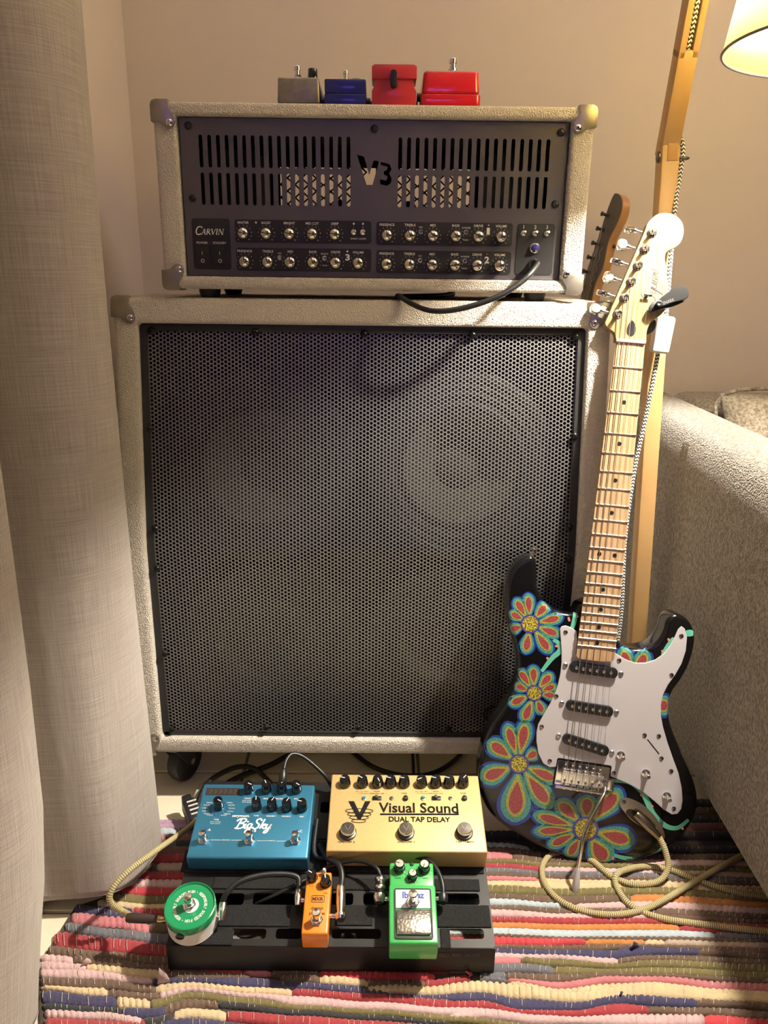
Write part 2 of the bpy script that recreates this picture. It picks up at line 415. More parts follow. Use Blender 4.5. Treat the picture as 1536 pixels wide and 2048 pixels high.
# each row: control points (x px, top px, bottom px); then colour runs (from x, colour)
ROWS = [
 # left of the board, far to near
 ([(300, 1638, 1645), (440, 1638, 1646)], 'v'), ([(300, 1646, 1654), (440, 1645, 1652)], 'v'),
 ([(295, 1652, 1668), (360, 1654, 1667), (450, 1654, 1662)], ((295, 'l'), (352, 'g'))),
 ([(290, 1668, 1678), (450, 1663, 1676)], ((290, 'k'), (331, 't'))), ([(285, 1677, 1691), (450, 1676, 1690)], ((285, 'g'), (352, 'x'))),
 ([(275, 1691, 1706), (460, 1690, 1705)], 't'), ([(265, 1706, 1723), (460, 1705, 1720)], 'r'),
 ([(255, 1723, 1740), (320, 1724, 1737), (460, 1722, 1734)], ((255, 'b'), (314, 'e'))),
 ([(240, 1740, 1757), (460, 1738, 1754)], 'r'), ([(225, 1753, 1768), (300, 1757, 1772), (460, 1758, 1773)], 'p'),
 ([(215, 1768, 1782), (300, 1772, 1788), (460, 1774, 1789)], 'w'), ([(205, 1780, 1798), (300, 1788, 1806), (460, 1790, 1808)], 'o'),
 ([(195, 1796, 1812), (300, 1807, 1816), (460, 1809, 1818)], 'c'), ([(190, 1811, 1818), (330, 1816, 1828), (460, 1819, 1832)], ((190, 'n'), (262, 'r'))),
 ([(150, 1806, 1822), (230, 1818, 1834), (330, 1829, 1848), (480, 1832, 1850)], 'n'),
 ([(142, 1822, 1842), (230, 1828, 1850), (297, 1842, 1862), (480, 1848, 1864)], ((142, 'k'), (298, 'b'))),
 ([(130, 1843, 1859), (230, 1855, 1872), (330, 1865, 1884), (480, 1866, 1886)], 'g'),
 ([(108, 1860, 1890), (230, 1872, 1900), (330, 1885, 1912), (480, 1888, 1914)], 'r'),
 ([(95, 1890, 1908), (200, 1900, 1916), (330, 1912, 1930), (480, 1914, 1930)], 'b'),
 ([(80, 1906, 1920), (150, 1910, 1924), (200, 1915, 1928), (330, 1928, 1946), (420, 1930, 1941)], ((80, 'p'), (146, 'b'), (345, 'b'))),
 ([(78, 1920, 1936), (170, 1926, 1938), (300, 1936, 1953), (380, 1942, 1954), (500, 1944, 1954)], ((78, 'p'), (172, 'c'), (335, 'b'))),
 ([(78, 1936, 1952), (170, 1938, 1956), (300, 1953, 1966), (380, 1954, 1962), (500, 1953, 1972), (600, 1962, 1976), (740, 1976, 1987), (800, 1988, 1996)], ((78, 'p'), (305, 'n'))),
 ([(80, 1952, 1970), (200, 1956, 1974), (300, 1967, 1984), (380, 1962, 1972), (500, 1972, 1984), (585, 1975, 1988), (740, 1985, 2000), (900, 1996, 2012)], ((80, 'b'), (312, 'c'), (584, 'r'))),
 ([(82, 1970, 1976), (200, 1974, 1990), (300, 1984, 1996), (380, 1972, 1980), (500, 1984, 1992), (600, 1990, 2008), (740, 2001, 2016), (900, 2012, 2026), (960, 2012, 2030)], ((82, 'c'), (215, 'b'), (318, 'p'))),
 ([(84, 1976, 2004), (200, 1988, 2012), (300, 1996, 2014), (380, 1981, 1994), (500, 1992, 2008), (600, 2008, 2018), (740, 2016, 2026), (900, 2028, 2040), (1080, 2046, 2056)], ((84, 'n'), (232, 'c'), (300, 'o'))),
 ([(86, 2004, 2017), (200, 2012, 2024), (300, 2014, 2034), (380, 1995, 2014), (440, 2000, 2012), (600, 2018, 2028), (740, 2027, 2037), (900, 2041, 2048)], ((86, 'x'), (245, 'n'), (330, 'b'), (436, 'x'))),
 ([(88, 2017, 2031), (200, 2022, 2036), (300, 2034, 2052), (380, 2014, 2032), (470, 2020, 2040), (600, 2028, 2050), (740, 2038, 2058), (900, 2048, 2062)], ((88, 'p'), (285, 'x'), (345, 'c'), (452, 'r'))),
 ([(88, 2032, 2062), (220, 2038, 2070), (380, 2033, 2060), (560, 2050, 2070), (900, 2062, 2080)], ((88, 'r'), (300, 'n'))),
 # front of the board, middle and right
 ([(400, 1914, 1928), (560, 1922, 1938), (800, 1926, 1940), (900, 1930, 1944)], ((400, 'r'), (560, 't'))),
 ([(400, 1929, 1942), (490, 1937, 1946), (560, 1939, 1948), (700, 1937, 1955), (800, 1941, 1958), (870, 1944, 1957)], ((400, 'r'), (490, 'k'), (542, 'b'), (640, 'w'))),
 ([(560, 1949, 1961), (660, 1947, 1964), (740, 1957, 1970), (850, 1958, 1971), (940, 1948, 1958)], ((560, 'b'), (640, 'c'), (736, 'b'), (850, 'r'))),
 ([(600, 1963, 1975), (740, 1970, 1985), (800, 1966, 1982), (850, 1971, 1988), (960, 1959, 1982), (1020, 1963, 1992), (1150, 1982, 2002), (1300, 1961, 1992), (1450, 1984, 2000), (1560, 1990, 2004)], ((600, 'n'), (735, 'c'))),
 ([(780, 1984, 1992), (860, 1988, 2000), (960, 1982, 1999), (1050, 1995, 2018), (1150, 2002, 2018), (1240, 1984, 2004), (1380, 1994, 2010), (1460, 2000, 2010), (1560, 2006, 2018)], ((780, 'n'), (1395, 'b'))),
 ([(820, 2000, 2014), (960, 1999, 2014), (1050, 2018, 2026), (1150, 2019, 2030), (1240, 2004, 2026), (1300, 2010, 2022), (1400, 2012, 2026), (1560, 2020, 2034)], ((820, 'r'), (1298, 'b'))),
 ([(900, 2026, 2034), (960, 2014, 2032), (1080, 2028, 2044), (1150, 2031, 2044), (1250, 2026, 2048), (1400, 2026, 2048), (1560, 2034, 2060)], ((900, 'p'), (1410, 'w'))),
 ([(880, 2046, 2058), (1080, 2045, 2060), (1250, 2048, 2064), (1560, 2060, 2075)], ((880, 'o'), (1250, 'r'))),
 # right of the board, far to near
 ([(1290, 1596, 1612), (1480, 1596, 1612)], 'x'), ([(1280, 1612, 1628), (1500, 1612, 1628)], 'b'), ([(1270, 1628, 1644), (1520, 1628, 1644)], 'x'), ([(1260, 1644, 1660), (1540, 1644, 1660)], 't'),  # dark rows added to paint in the shade behind the guitar
 ([(800, 1660, 1676), (1560, 1660, 1676)], 'x'), ([(800, 1676, 1692), (1000, 1684, 1692), (1080, 1695, 1702), (1560, 1690, 1704)], ((800, 'l'), (1060, 'x'))),
 ([(800, 1691, 1700), (1000, 1692, 1701), (1090, 1702, 1716), (1250, 1706, 1718), (1560, 1706, 1720)], 'b'),
 ([(800, 1699, 1714), (1000, 1701, 1716), (1100, 1714, 1724), (1560, 1720, 1732)], ((800, 'k'), (1025, 'b'), (1230, 'p'))),
 ([(800, 1714, 1722), (1000, 1716, 1724), (1100, 1724, 1731), (1560, 1732, 1744)], 'o'),
 ([(800, 1722, 1731), (1000, 1724, 1734), (1100, 1731, 1741), (1200, 1734, 1742), (1560, 1744, 1754)], ((800, 'r'), (1090, 'p'), (1330, 'e'))),
 ([(800, 1731, 1741), (1000, 1734, 1743), (1100, 1741, 1749), (1220, 1742, 1752), (1560, 1754, 1764)], 'g'),
 ([(800, 1741, 1749), (1000, 1743, 1751), (1100, 1749, 1757), (1220, 1752, 1758), (1560, 1764, 1772)], 'b'),
 ([(800, 1749, 1757), (1000, 1751, 1759), (1080, 1755, 1760), (1130, 1757, 1766), (1560, 1772, 1776)], ((800, 'k'), (1075, 'c'))),
 ([(800, 1757, 1767), (1000, 1759, 1769), (1130, 1760, 1776), (1300, 1756, 1772), (1560, 1776, 1790)], 'c'),
 ([(800, 1768, 1784), (1000, 1769, 1785), (1130, 1776, 1790), (1300, 1772, 1786), (1560, 1790, 1802)], 'o'),
 ([(800, 1784, 1796), (1000, 1785, 1796), (1130, 1790, 1806), (1300, 1786, 1800), (1560, 1802, 1814)], ((800, 'b'), (1262, 'a'))),
 ([(800, 1796, 1807), (1000, 1796, 1808), (1130, 1806, 1814), (1300, 1800, 1814), (1560, 1814, 1826)], ((800, 'l'), (1150, 'p'))),
 ([(800, 1807, 1816), (1000, 1808, 1818), (1130, 1815, 1826), (1300, 1814, 1828), (1560, 1826, 1838)], 'b'),
 ([(800, 1817, 1830), (1000, 1818, 1831), (1130, 1826, 1836), (1300, 1828, 1835), (1560, 1838, 1848)], ((800, 'p'), (1310, 'b'))),
 ([(800, 1830, 1841), (1000, 1831, 1842), (1130, 1833, 1846), (1300, 1835, 1845), (1560, 1848, 1860)], 'r'),
 ([(800, 1842, 1852), (1000, 1842, 1853), (1130, 1846, 1857), (1300, 1845, 1857), (1560, 1860, 1868)], ((800, 'a'), (1360, 'r'))),
 ([(800, 1853, 1866), (1000, 1853, 1867), (1150, 1858, 1872), (1300, 1857, 1871), (1560, 1868, 1878)], ((800, 'l'), (1430, 'g'))),
 ([(800, 1866, 1872), (1000, 1867, 1871), (1150, 1872, 1878), (1300, 1871, 1877), (1560, 1878, 1884)], 'b'),
 ([(800, 1872, 1888), (1000, 1871, 1888), (1100, 1874, 1888), (1170, 1876, 1886), (1300, 1877, 1887), (1560, 1884, 1894)], ((800, 'w'), (1172, 'a'), (1290, 'c'), (1330, 'e'))),
 ([(960, 1888, 1894), (1100, 1888, 1897), (1180, 1887, 1898), (1300, 1887, 1892), (1560, 1895, 1906)], 'b'),
 ([(960, 1893, 1905), (1100, 1896, 1910), (1230, 1898, 1914), (1262, 1884, 1908), (1320, 1892, 1904), (1400, 1894, 1904), (1560, 1906, 1916)], ((960, 'n'), (1400, 'b'))),
 ([(960, 1903, 1914), (1100, 1908, 1916), (1230, 1914, 1926), (1300, 1908, 1918), (1560, 1916, 1928)], ((960, 'p'), (1236, 'b'))),
 ([(960, 1913, 1928), (1040, 1912, 1924), (1100, 1916, 1930), (1230, 1926, 1936), (1300, 1918, 1932), (1560, 1928, 1942)], ((960, 'k'), (1042, 'o'))),
 ([(960, 1926, 1944), (1040, 1924, 1940), (1110, 1930, 1946), (1230, 1936, 1946), (1300, 1932, 1946), (1560, 1942, 1956)], ((960, 'g'), (1108, 'o'))),
 ([(960, 1943, 1952), (1000, 1942, 1956), (1110, 1946, 1962), (1230, 1942, 1952), (1300, 1946, 1952), (1560, 1956, 1966)], ((960, 'g'), (1012, 'b'))),
 ([(960, 1950, 1958), (1020, 1957, 1962), (1120, 1962, 1976), (1220, 1951, 1964), (1320, 1951, 1962), (1450, 1962, 1978), (1560, 1966, 1980)], ((960, 'g'), (1015, 'k'))),
 ([(1020, 1960, 1966), (1120, 1975, 1982), (1220, 1964, 1984), (1300, 1961, 1976), (1450, 1974, 1992), (1560, 1980, 1994)], 'c'),
]
def interp(cps, x):
    if x <= cps[0][0]: return cps[0][1], cps[0][2]
    for a, b in zip(cps, cps[1:]):
        if x <= b[0]:
            t = (x - a[0]) / (b[0] - a[0]); t = t * t * (3 - 2 * t)
            return a[1] + (b[1] - a[1]) * t, a[2] + (b[2] - a[2]) * t
    return cps[-1][1], cps[-1][2]
random.seed(11)
warp = MB()
for cps, runs in ROWS:
    if isinstance(runs, str): runs = ((cps[0][0], runs),)
    for ri, (xa, colk) in enumerate(runs):
        xb = runs[ri + 1][0] if ri + 1 < len(runs) else cps[-1][0]
        stepx = 4.2; n = max(4, int((xb - xa) / stepx)); v = []; f = []
        hgt = random.uniform(.0055, .0080); ph = random.uniform(0, 6)
        NC = 6
        for i in range(n + 1):
            x = xa + (xb - xa) * i / n; yt, yb = interp(cps, x)
            jit = 0.9 * math.sin(x * .031 + ph) + 0.5 * math.sin(x * .083 + ph * 2)
            pt, pb = floorp(x, yt - 1.0 + jit * .4), floorp(x, yb + 1.6 + jit * .4)
            sc = abs(math.sin(x * PI / 12.6 + ph)) ** 0.6            # puckers between the warp threads
            end = min(1.0, (min(i, n - i) + 0.6) / 2.2)
            for k in range(NC + 1):
                a = PI * k / NC
                q = pt.lerp(pb, 0.5 - 0.5 * math.cos(a) * (0.82 + 0.18 * sc) * (0.55 + 0.45 * end))
                z = RZ0 - 0.001 + (hgt * (0.58 + 0.42 * sc) * math.sin(a) ** 0.7 + random.uniform(-.0004, .0004)) * (0.35 + 0.65 * end)
                v.append((q.x, q.y, z))
        for i in range(n):
            for k in range(NC): f.append((i * (NC + 1) + k, (i + 1) * (NC + 1) + k, (i + 1) * (NC + 1) + k + 1, i * (NC + 1) + k + 1))
        f.append(tuple(range(NC + 1))); f.append(tuple(n * (NC + 1) + k for k in range(NC, -1, -1)))
        mb = MB(); mb.add(v, f); rug_part(mb.build('rag_strip', RM[colk], smooth=60))
        x = xa + random.uniform(2, 12)
        while x < xb - 3:                                              # white warp stitches lying over the strip
            if random.random() < (0.6 if colk in 'nobgrx' else 0.2):
                yt, yb = interp(cps, x); lean = random.uniform(-3, 2)
                pp = []
                f0 = random.uniform(0.05, 0.3); f1 = random.uniform(0.7, 0.95)
                for k in range(5):
                    t = f0 + (f1 - f0) * k / 4; q = floorp(x + lean * t, yt + (yb - yt) * t)
                    pp.append((q.x, q.y, RZ0 + hgt * 0.8 * math.sin(PI * t) ** .7 + 0.0008))
                warp.tube(pp, 0.00036, 4)
            x += 12.6 * random.choice((1, 1, 1, 2))
wt = rug_part(warp.build('warp_threads', mat('warp_thread', (.62, .56, .46), 0.9))); wt['kind'] = 'stuff'
mb = MB()
pol = [floorp(*p) for p in ((312, 1640), (470, 1640), (700, 1662), (1260, 1655), (1290, 1598), (1480, 1598), (1540, 1662), (1600, 2100), (80, 2110), (76, 1925), (150, 1808), (205, 1790), (290, 1668))]  # rear right lobe backs the dark rows added for shade
mb.prism([(p.x, p.y) for p in pol], 0.0008, RZ0 - 0.0005); rug_part(mb.build('backing', mat('rug_backing', (.06, .045, .035), 0.95)))
# torn rag ends standing up from the weave
def tuft(px, py, h, wd, colk, lean=0):
    p = floorp(px, py); v = [(p.x - wd, p.y, .006), (p.x + wd, p.y + .004, .006), (p.x + wd * .7 + lean * .4, p.y + .002, .006 + h * .55), (p.x + lean, p.y - .002, .006 + h), (p.x - wd * .6, p.y - .003, .006 + h * .5)]
    mb = MB(); mb.add(v, [(0, 1, 2, 3, 4)]); o = rug_part(mb.build('rag_end', RM[colk]))
    md = o.modifiers.new('t', 'SOLIDIFY'); md.thickness = 0.0018
tuft(327, 1968, .030, .008, 'p', -.003); tuft(173, 1930, .014, .006, 'p', .002); tuft(1270, 1898, .016, .008, 'n', -.003)
tuft(943, 1952, .012, .003, 'r', -.008); tuft(1244, 1990, .008, .004, 'n', -.002); tuft(1085, 1735, .008, .005, 'r', .005)

# ------------------------------------------------------------------ sofa
def fabric(name, c1, c2, sc):
    m = mat(name, c1, 0.95, bump=('voronoi', sc, 0.9, 0.0016), var=(sc * 0.55, c2, 0.13), sheen=0.3); return m
SOFAF = fabric('sofa_tweed', (.105, .088, .068), (.27, .235, .185), 330)
CUSHF = fabric('cushion_tweed', (.16, .135, .095), (.36, .31, .235), 300)
phi = 0.02
MS = frame((0.550, 1.0, 0), (math.cos(phi), -math.sin(phi), 0), (math.sin(phi), math.cos(phi), 0), (0, 0, 1))
sofa = thing('sofa', MS, 'beige-grey tweed sofa with a slim rounded arm at the right', 'sofa')
def prof_y(poly, y0, y1):    # xz profile swept along local y
    return [(p[0], p[1]) for p in poly], y0, y1
MXZ = Matrix(((1, 0, 0, 0), (0, 0, -1, 0), (0, 1, 0, 0), (0, 0, 0, 1)))     # (x, y, z) -> (x, -z, y)
def soft(mbx, c, d, bev, seg, name, m, amp=0.0):
    mbx.box(c, d, bev=bev, seg=seg); return mbx.build(name, m, sofa, smooth=60)
arm = [(0.003, 0.105), (0.0, 0.17), (-0.003, 0.40), (-0.002, 0.58), (0.002, 0.625), (0.012, 0.650), (0.030, 0.662), (0.070, 0.664), (0.090, 0.656), (0.102, 0.635), (0.106, 0.58), (0.106, 0.105)]
mb = MB(); mb.prism(arm, -0.70, 0.64, M=MXZ, bev=0.010, seg=3); mb.build('arm', SOFAF, sofa, smooth=50)
mb = MB(); soft(mb, (0.57, 0.02, 0.215), (0.92, 1.22, 0.20), 0.012, 2, 'base', SOFAF)
mb = MB(); soft(mb, (0.57, -0.08, 0.355), (0.92, 1.06, 0.085), 0.03, 4, 'seat_cushion', SOFAF)
mb = MB(); soft(mb, (0.57, 0.62, 0.385), (0.95, 0.15, 0.555), 0.035, 4, 'back', SOFAF)
for (lx, ly) in ((0.06, -0.6), (0.06, 0.58), (0.95, -0.55), (0.95, 0.58)):
    mb = MB(); mb.lathe([(.018, 0.0065), (.022, 0.10), (.024, 0.116)], 16, M=T((lx, ly, 0))); mb.build('leg', BLACKM, sofa)
# loose back cushion leaning on the sofa back
def pillow(w, h, t, n=18):
    v = []; f = []
    for s in (1, -1):
        for j in range(n + 1):
            for i in range(n + 1):
                a, b = 2 * i / n - 1, 2 * j / n - 1
                e = (1 - abs(a) ** 3.2) * (1 - abs(b) ** 3.2)
                v.append((a * w / 2 * (1 - 0.05 * (1 - b * b)), b * h / 2 * (1 - 0.05 * (1 - a * a)), s * (t / 2 * max(e, 0) ** 0.42 + 0.004) + 0.006 * math.sin(7 * a + 4 * b)))
    m = (n + 1) ** 2
    for j in range(n):
        for i in range(n):
            q = (j * (n + 1) + i, j * (n + 1) + i + 1, (j + 1) * (n + 1) + i + 1, (j + 1) * (n + 1) + i)
            f.append(q); f.append(tuple(m + x for x in q[::-1]))
    edge = [i for i in range(n + 1)] + [(j) * (n + 1) + n for j in range(1, n + 1)] + [n * (n + 1) + i for i in range(n - 1, -1, -1)] + [j * (n + 1) for j in range(n - 1, 0, -1)]
    for a, b in zip(edge, edge[1:] + edge[:1]): f.append((b, a, m + a, m + b))
    return v, f
c = atY(1480, 776, 1.44)
MC = T((c.x + 0.250, 1.465, 0.552)) @ RZ(-phi) @ RX(math.radians(76)) @ RZ(math.radians(4))
cush = thing('back_cushion', MC, 'pale ribbed tweed cushion leaning against the sofa back', 'cushion')
mb = MB(); v, f = pillow(0.50, 0.30, 0.13); mb.add(v, f); mb.build('cover', CUSHF, cush, smooth=80)
mb = MB(); mb.tube([Vector(p) for p in catmull([Vector((sx * .245, sy * .147, 0)) for sx, sy in ((-1, -1), (0, -.96), (1, -1), (.96, 0), (1, 1), (0, .96), (-1, 1), (-.96, 0))], 5, True)], 0.004, 6); mb.build('seam', CUSHF, cush)
# ================================================================== FLOOR LAMP
WOOD = mat('lamp_birch', (0.46, 0.29, 0.125), 0.45, var=(14, (0.40, 0.24, 0.095), 0.25), bump=('noise', 60, 0.05, 0.001))
CORDM = braid_mat('herringbone_cord', (0.80, 0.78, 0.74), (0.02, 0.02, 0.02), 4.0, 170.0, 0.5)
GREYMET = mat('grey_metal_fitting', (0.16, 0.155, 0.14), 0.35, 0.9)
def shade_mat():
    m = bpy.data.materials.new('lampshade_paper'); m.use_nodes = True; nt = m.node_tree; N = nt.nodes.new; Lk = nt.links.new
    for n in list(nt.nodes): nt.nodes.remove(n)
    out = N('ShaderNodeOutputMaterial'); d = N('ShaderNodeBsdfDiffuse'); t = N('ShaderNodeBsdfTranslucent'); mx = N('ShaderNodeMixShader')
    d.inputs[0].default_value = (0.90, 0.85, 0.66, 1); t.inputs[0].default_value = (0.95, 0.85, 0.50, 1); mx.inputs[0].default_value = 0.66
    Lk(d.outputs[0], mx.inputs[1]); Lk(t.outputs[0], mx.inputs[2]); ad = N('ShaderNodeAddShader'); em = N('ShaderNodeEmission'); em.inputs[0].default_value = (1.0, 0.85, 0.42, 1); em.inputs[1].default_value = 0.35
    Lk(mx.outputs[0], ad.inputs[0]); Lk(em.outputs[0], ad.inputs[1]); Lk(ad.outputs[0], out.inputs[0]); return m
P0 = atY(1272, 1290, 1.30); P1 = atY(1327, 440, 1.30)
dirp = (P1 - P0).normalized()
base = P0 - dirp * (P0.z / dirp.z); joint = P0 + dirp * ((1.095 - P0.z) / dirp.z)
lamp = thing('floor_lamp', T((base.x, base.y, 0)), 'wooden jointed floor lamp with a glowing pale yellow shade', 'lamp')
LI = lamp.matrix_world.inverted()
def beam(a, b, w, d, name, bev=0.003, holes=None):
    z = (b - a).normalized(); x = (Vector((1, 0, 0)) - z * z.x).normalized(); y = z.cross(x)
    M = frame(a, x, y, z); L = (b - a).length
    mb = MB(); mb.box((0, 0, L / 2), (w, d, L), M=LI @ M, bev=bev); return mb.build(name, WOOD, lamp), M, L
po, MP, LP = beam(base, joint, 0.028, 0.030, 'pole')
top = atY(1391, 0, 1.22)
adir = (top - joint).normalized(); armend = joint + adir * 0.62
# upper arm with the cord groove: two rails either side of a slot, solid below
zax = adir; xax = (Vector((1, 0, 0)) - zax * zax.x).normalized(); yax = zax.cross(xax)
MA = frame(joint, xax, yax, zax)
mb = MB(); mb.box((0, 0, 0.055), (0.028, 0.030, 0.15), M=LI @ MA, bev=0.002)
mb.box((-0.0095, 0, 0.37), (0.009, 0.030, 0.50), M=LI @ MA, bev=0.001); mb.box((0.0095, 0, 0.37), (0.009, 0.030, 0.50), M=LI @ MA, bev=0.001)
mb.box((0, 0.010, 0.37), (0.012, 0.010, 0.50), M=LI @ MA)
mb.build('arm', WOOD, lamp)
mb = MB(); mb.box((0.002, -0.0152, -0.012), (0.016, 0.002, 0.026), M=LI @ MP @ T((0, 0, LP)), bev=0.0005); mb.build('joint_tenon', mat('birch_endgrain', (0.37, 0.20, 0.07), 0.5), lamp)
mb = MB(); mb.lathe([(0.0085, 0), (0.0085, 0.002), (0.006, 0.0035), (0, 0.004)], 18, M=LI @ MP @ T((-0.014, -0.002, LP - 0.018)) @ RY(-PI / 2)); mb.build('pivot_bolt', GREYMET, lamp)
mb = MB(); mb.lathe([(0.006, 0), (0.0085, 0.0015), (0.0085, 0.003), (0.006, 0.0045)], 18, M=LI @ MP @ T((0.024, -0.004, LP - 0.024))); mb.cyl((0.012, -0.004, LP - 0.022), (0.020, -0.004, LP - 0.022), 0.003, 10, M=LI @ MP); mb.build('cord_ring', GREYMET, lamp)
# cord
cp = [MA @ Vector((0, -0.006, 0.60)), MA @ Vector((0, -0.0085, 0.40)), MA @ Vector((0, -0.0095, 0.20)), MA @ Vector((0.001, -0.004, 0.118))]
mb = MB(); mb.tube(catmull(cp, 8), 0.0038, 10, M=LI); cord = mb.build('cord', CORDM, lamp)
cp = [MP @ Vector((0.016, 0.0, LP + 0.010)), MP @ Vector((0.022, -0.004, LP - 0.012)), atY(1352, 400, 1.285), atY(1341, 520, 1.27), atY(1332, 632, 1.255)]
mb = MB(); mb.tube(catmull(cp, 8), 0.0036, 10, M=LI); mb.build('cord', CORDM, lamp)
cp = [atY(1316, 706, 1.255), atY(1304, 770, 1.265), atY(1288, 850, 1.272), atY(1268, 945, 1.278), atY(1250, 1080, 1.28), atY(1240, 1250, 1.285), Vector((0.47, 1.30, 0.06)), Vector((0.50, 1.36, 0.006)), Vector((0.58, 1.52, 0.005))]
mb = MB(); mb.tube(catmull(cp, 8), 0.0036, 10, M=LI); mb.build('cord', CORDM, lamp)
a = atY(1332, 632, 1.25); b = atY(1317, 706, 1.25)
zz = (a - b).normalized(); xx = (Vector((1, 0, 0)) - zz * zz.x).normalized(); MSW = frame((a + b) / 2, xx, zz.cross(xx), zz)
mb = MB(); mb.box((0, 0, 0), (0.0285, 0.020, (a - b).length), M=LI @ MSW, bev=0.005, seg=3); sw = plabel(mb.build('cord_switch', WHITEPL, lamp), 'white plastic inline switch box')
# shade (open below), bulb and base
SZ, SR, ST, SH = 1.144, 0.152, 0.110, 0.27
sc_ = Vector((0.562, 0.950, 0)); bl_ = Vector((0.612, 0.948, 0))
mb = MB(); mb.lathe([(SR, SZ), (ST, SZ + SH)], 64, M=LI @ T(sc_), cap=False)
sh = mb.build('shade', shade_mat(), lamp, smooth=60); md = sh.modifiers.new('t', 'SOLIDIFY'); md.thickness = 0.0012
mb = MB(); mb.tube([Vector((sc_.x + SR * math.cos(a * PI / 32), sc_.y + SR * math.sin(a * PI / 32), SZ)) for a in range(65)], 0.0016, 6, M=LI); mb.build('shade_rim', GREYMET, sh).matrix_parent_inverse = Matrix()
mb = MB(); mb.lathe([(0, -.024), (.012, -.021), (.020, -.011), (.022, 0), (.020, .014), (.015, .034), (.013, .05)], 24, M=LI @ T((bl_.x, bl_.y, SZ + 0.168)), cap=False)
mb.build('bulb', mat('bulb_glow', (1, .95, .85), .5, emit=((1.0, 0.905, 0.78), LAMP_GLOW)), lamp)
mb = MB(); mb.lathe([(.013, .05), (.020, .055), (.020, .10), (.008, .105)], 20, M=LI @ T((bl_.x, bl_.y, SZ + 0.168))); mb.build('socket', BLACK, lamp)
mb = MB()
for k in range(3):
    a = k * 2 * PI / 3; mb.cyl((sc_.x, sc_.y, SZ + .215), (sc_.x + ST * math.cos(a), sc_.y + ST * math.sin(a), SZ + SH - .004), 0.0015, 6, M=LI)
mb.cyl((bl_.x, bl_.y, SZ + .215), (sc_.x, sc_.y, SZ + .215), 0.004, 8, M=LI); mb.cyl((sc_.x, sc_.y, SZ + .205), (armend.x, armend.y, armend.z), 0.004, 8, M=LI)
mb.build('shade_holder', GREYMET, lamp)
mb = MB(); mb.lathe([(.06, 0.0005), (.06, .010), (.055, .014), (.02, .016)], 40); mb.build('base', GREYMET, lamp)
# ================================================================== SPEAKER CABINET
CW, CH, CZ, CY, HK, SL = 0.76, 0.76, 0.10, 1.1412, 0.3737, 0.0615
CB, CBT, CBB, CYB = 0.0357, 0.0383, 0.0275, 1.52
cab = thing('speaker_cabinet', T((0, CY, CZ)), 'large white tolex speaker cabinet with a perforated metal grille', 'speaker cabinet')
SLY = SL / (CH - HK)
def cyf(z): return max(0.0, z - HK) * SLY            # front surface, local y from local z
def cab_shell():
    bm = bmesh.new(); V = lambda x, y, z: bm.verts.new((x, y, z)); h = CW / 2; D = CYB - CY
    def row(x): return [V(x, 0, 0), V(x, 0, CBB), V(x, 0, HK), V(x, cyf(CH - CBT), CH - CBT), V(x, cyf(CH), CH)]
    a, b, c, d = row(-h), row(-h + CB), row(h - CB), row(h)
    for i in range(4):
        bm.faces.new((a[i], b[i], b[i + 1], a[i + 1])); bm.faces.new((c[i], d[i], d[i + 1], c[i + 1]))
    bm.faces.new((b[0], c[0], c[1], b[1])); bm.faces.new((b[3], c[3], c[4], b[4]))
    rl = 0.018
    bi = [V(v.co.x, v.co.y + rl, v.co.z) for v in b[1:4]]; ci = [V(v.co.x, v.co.y + rl, v.co.z) for v in c[1:4]]
    for i in range(2):
        bm.faces.new((b[i + 1], bi[i], bi[i + 1], b[i + 2])); bm.faces.new((c[i + 1], c[i + 2], ci[i + 1], ci[i]))
    bm.faces.new((b[1], c[1], ci[0], bi[0])); bm.faces.new((b[3], bi[2], ci[2], c[3]))
    bk = [V(-h, D, 0), V(h, D, 0), V(h, D, CH), V(-h, D, CH)]
    bm.faces.new(bk[::-1]); bm.faces.new((a[0], bk[0], bk[1], d[0], c[0], b[0])); bm.faces.new((a[4], b[4], c[4], d[4], bk[2], bk[3]))
    bm.faces.new((*a[::-1], bk[0], bk[3])[::-1]); bm.faces.new((*d, bk[2], bk[1])[::-1])
    bmesh.ops.recalc_face_normals(bm, faces=bm.faces)
    bm.normal_update()
    es = [e for e in bm.edges if len(e.link_faces) == 2 and e.calc_face_angle(0) > 0.6]
    bmesh.ops.bevel(bm, geom=es, offset=0.0075, segments=4, affect='EDGES', profile=0.5, clamp_overlap=True)
    mb = MB(); mb.bm(bm); return mb.build('shell', TOLEX, cab, smooth=40)
cab_shell()
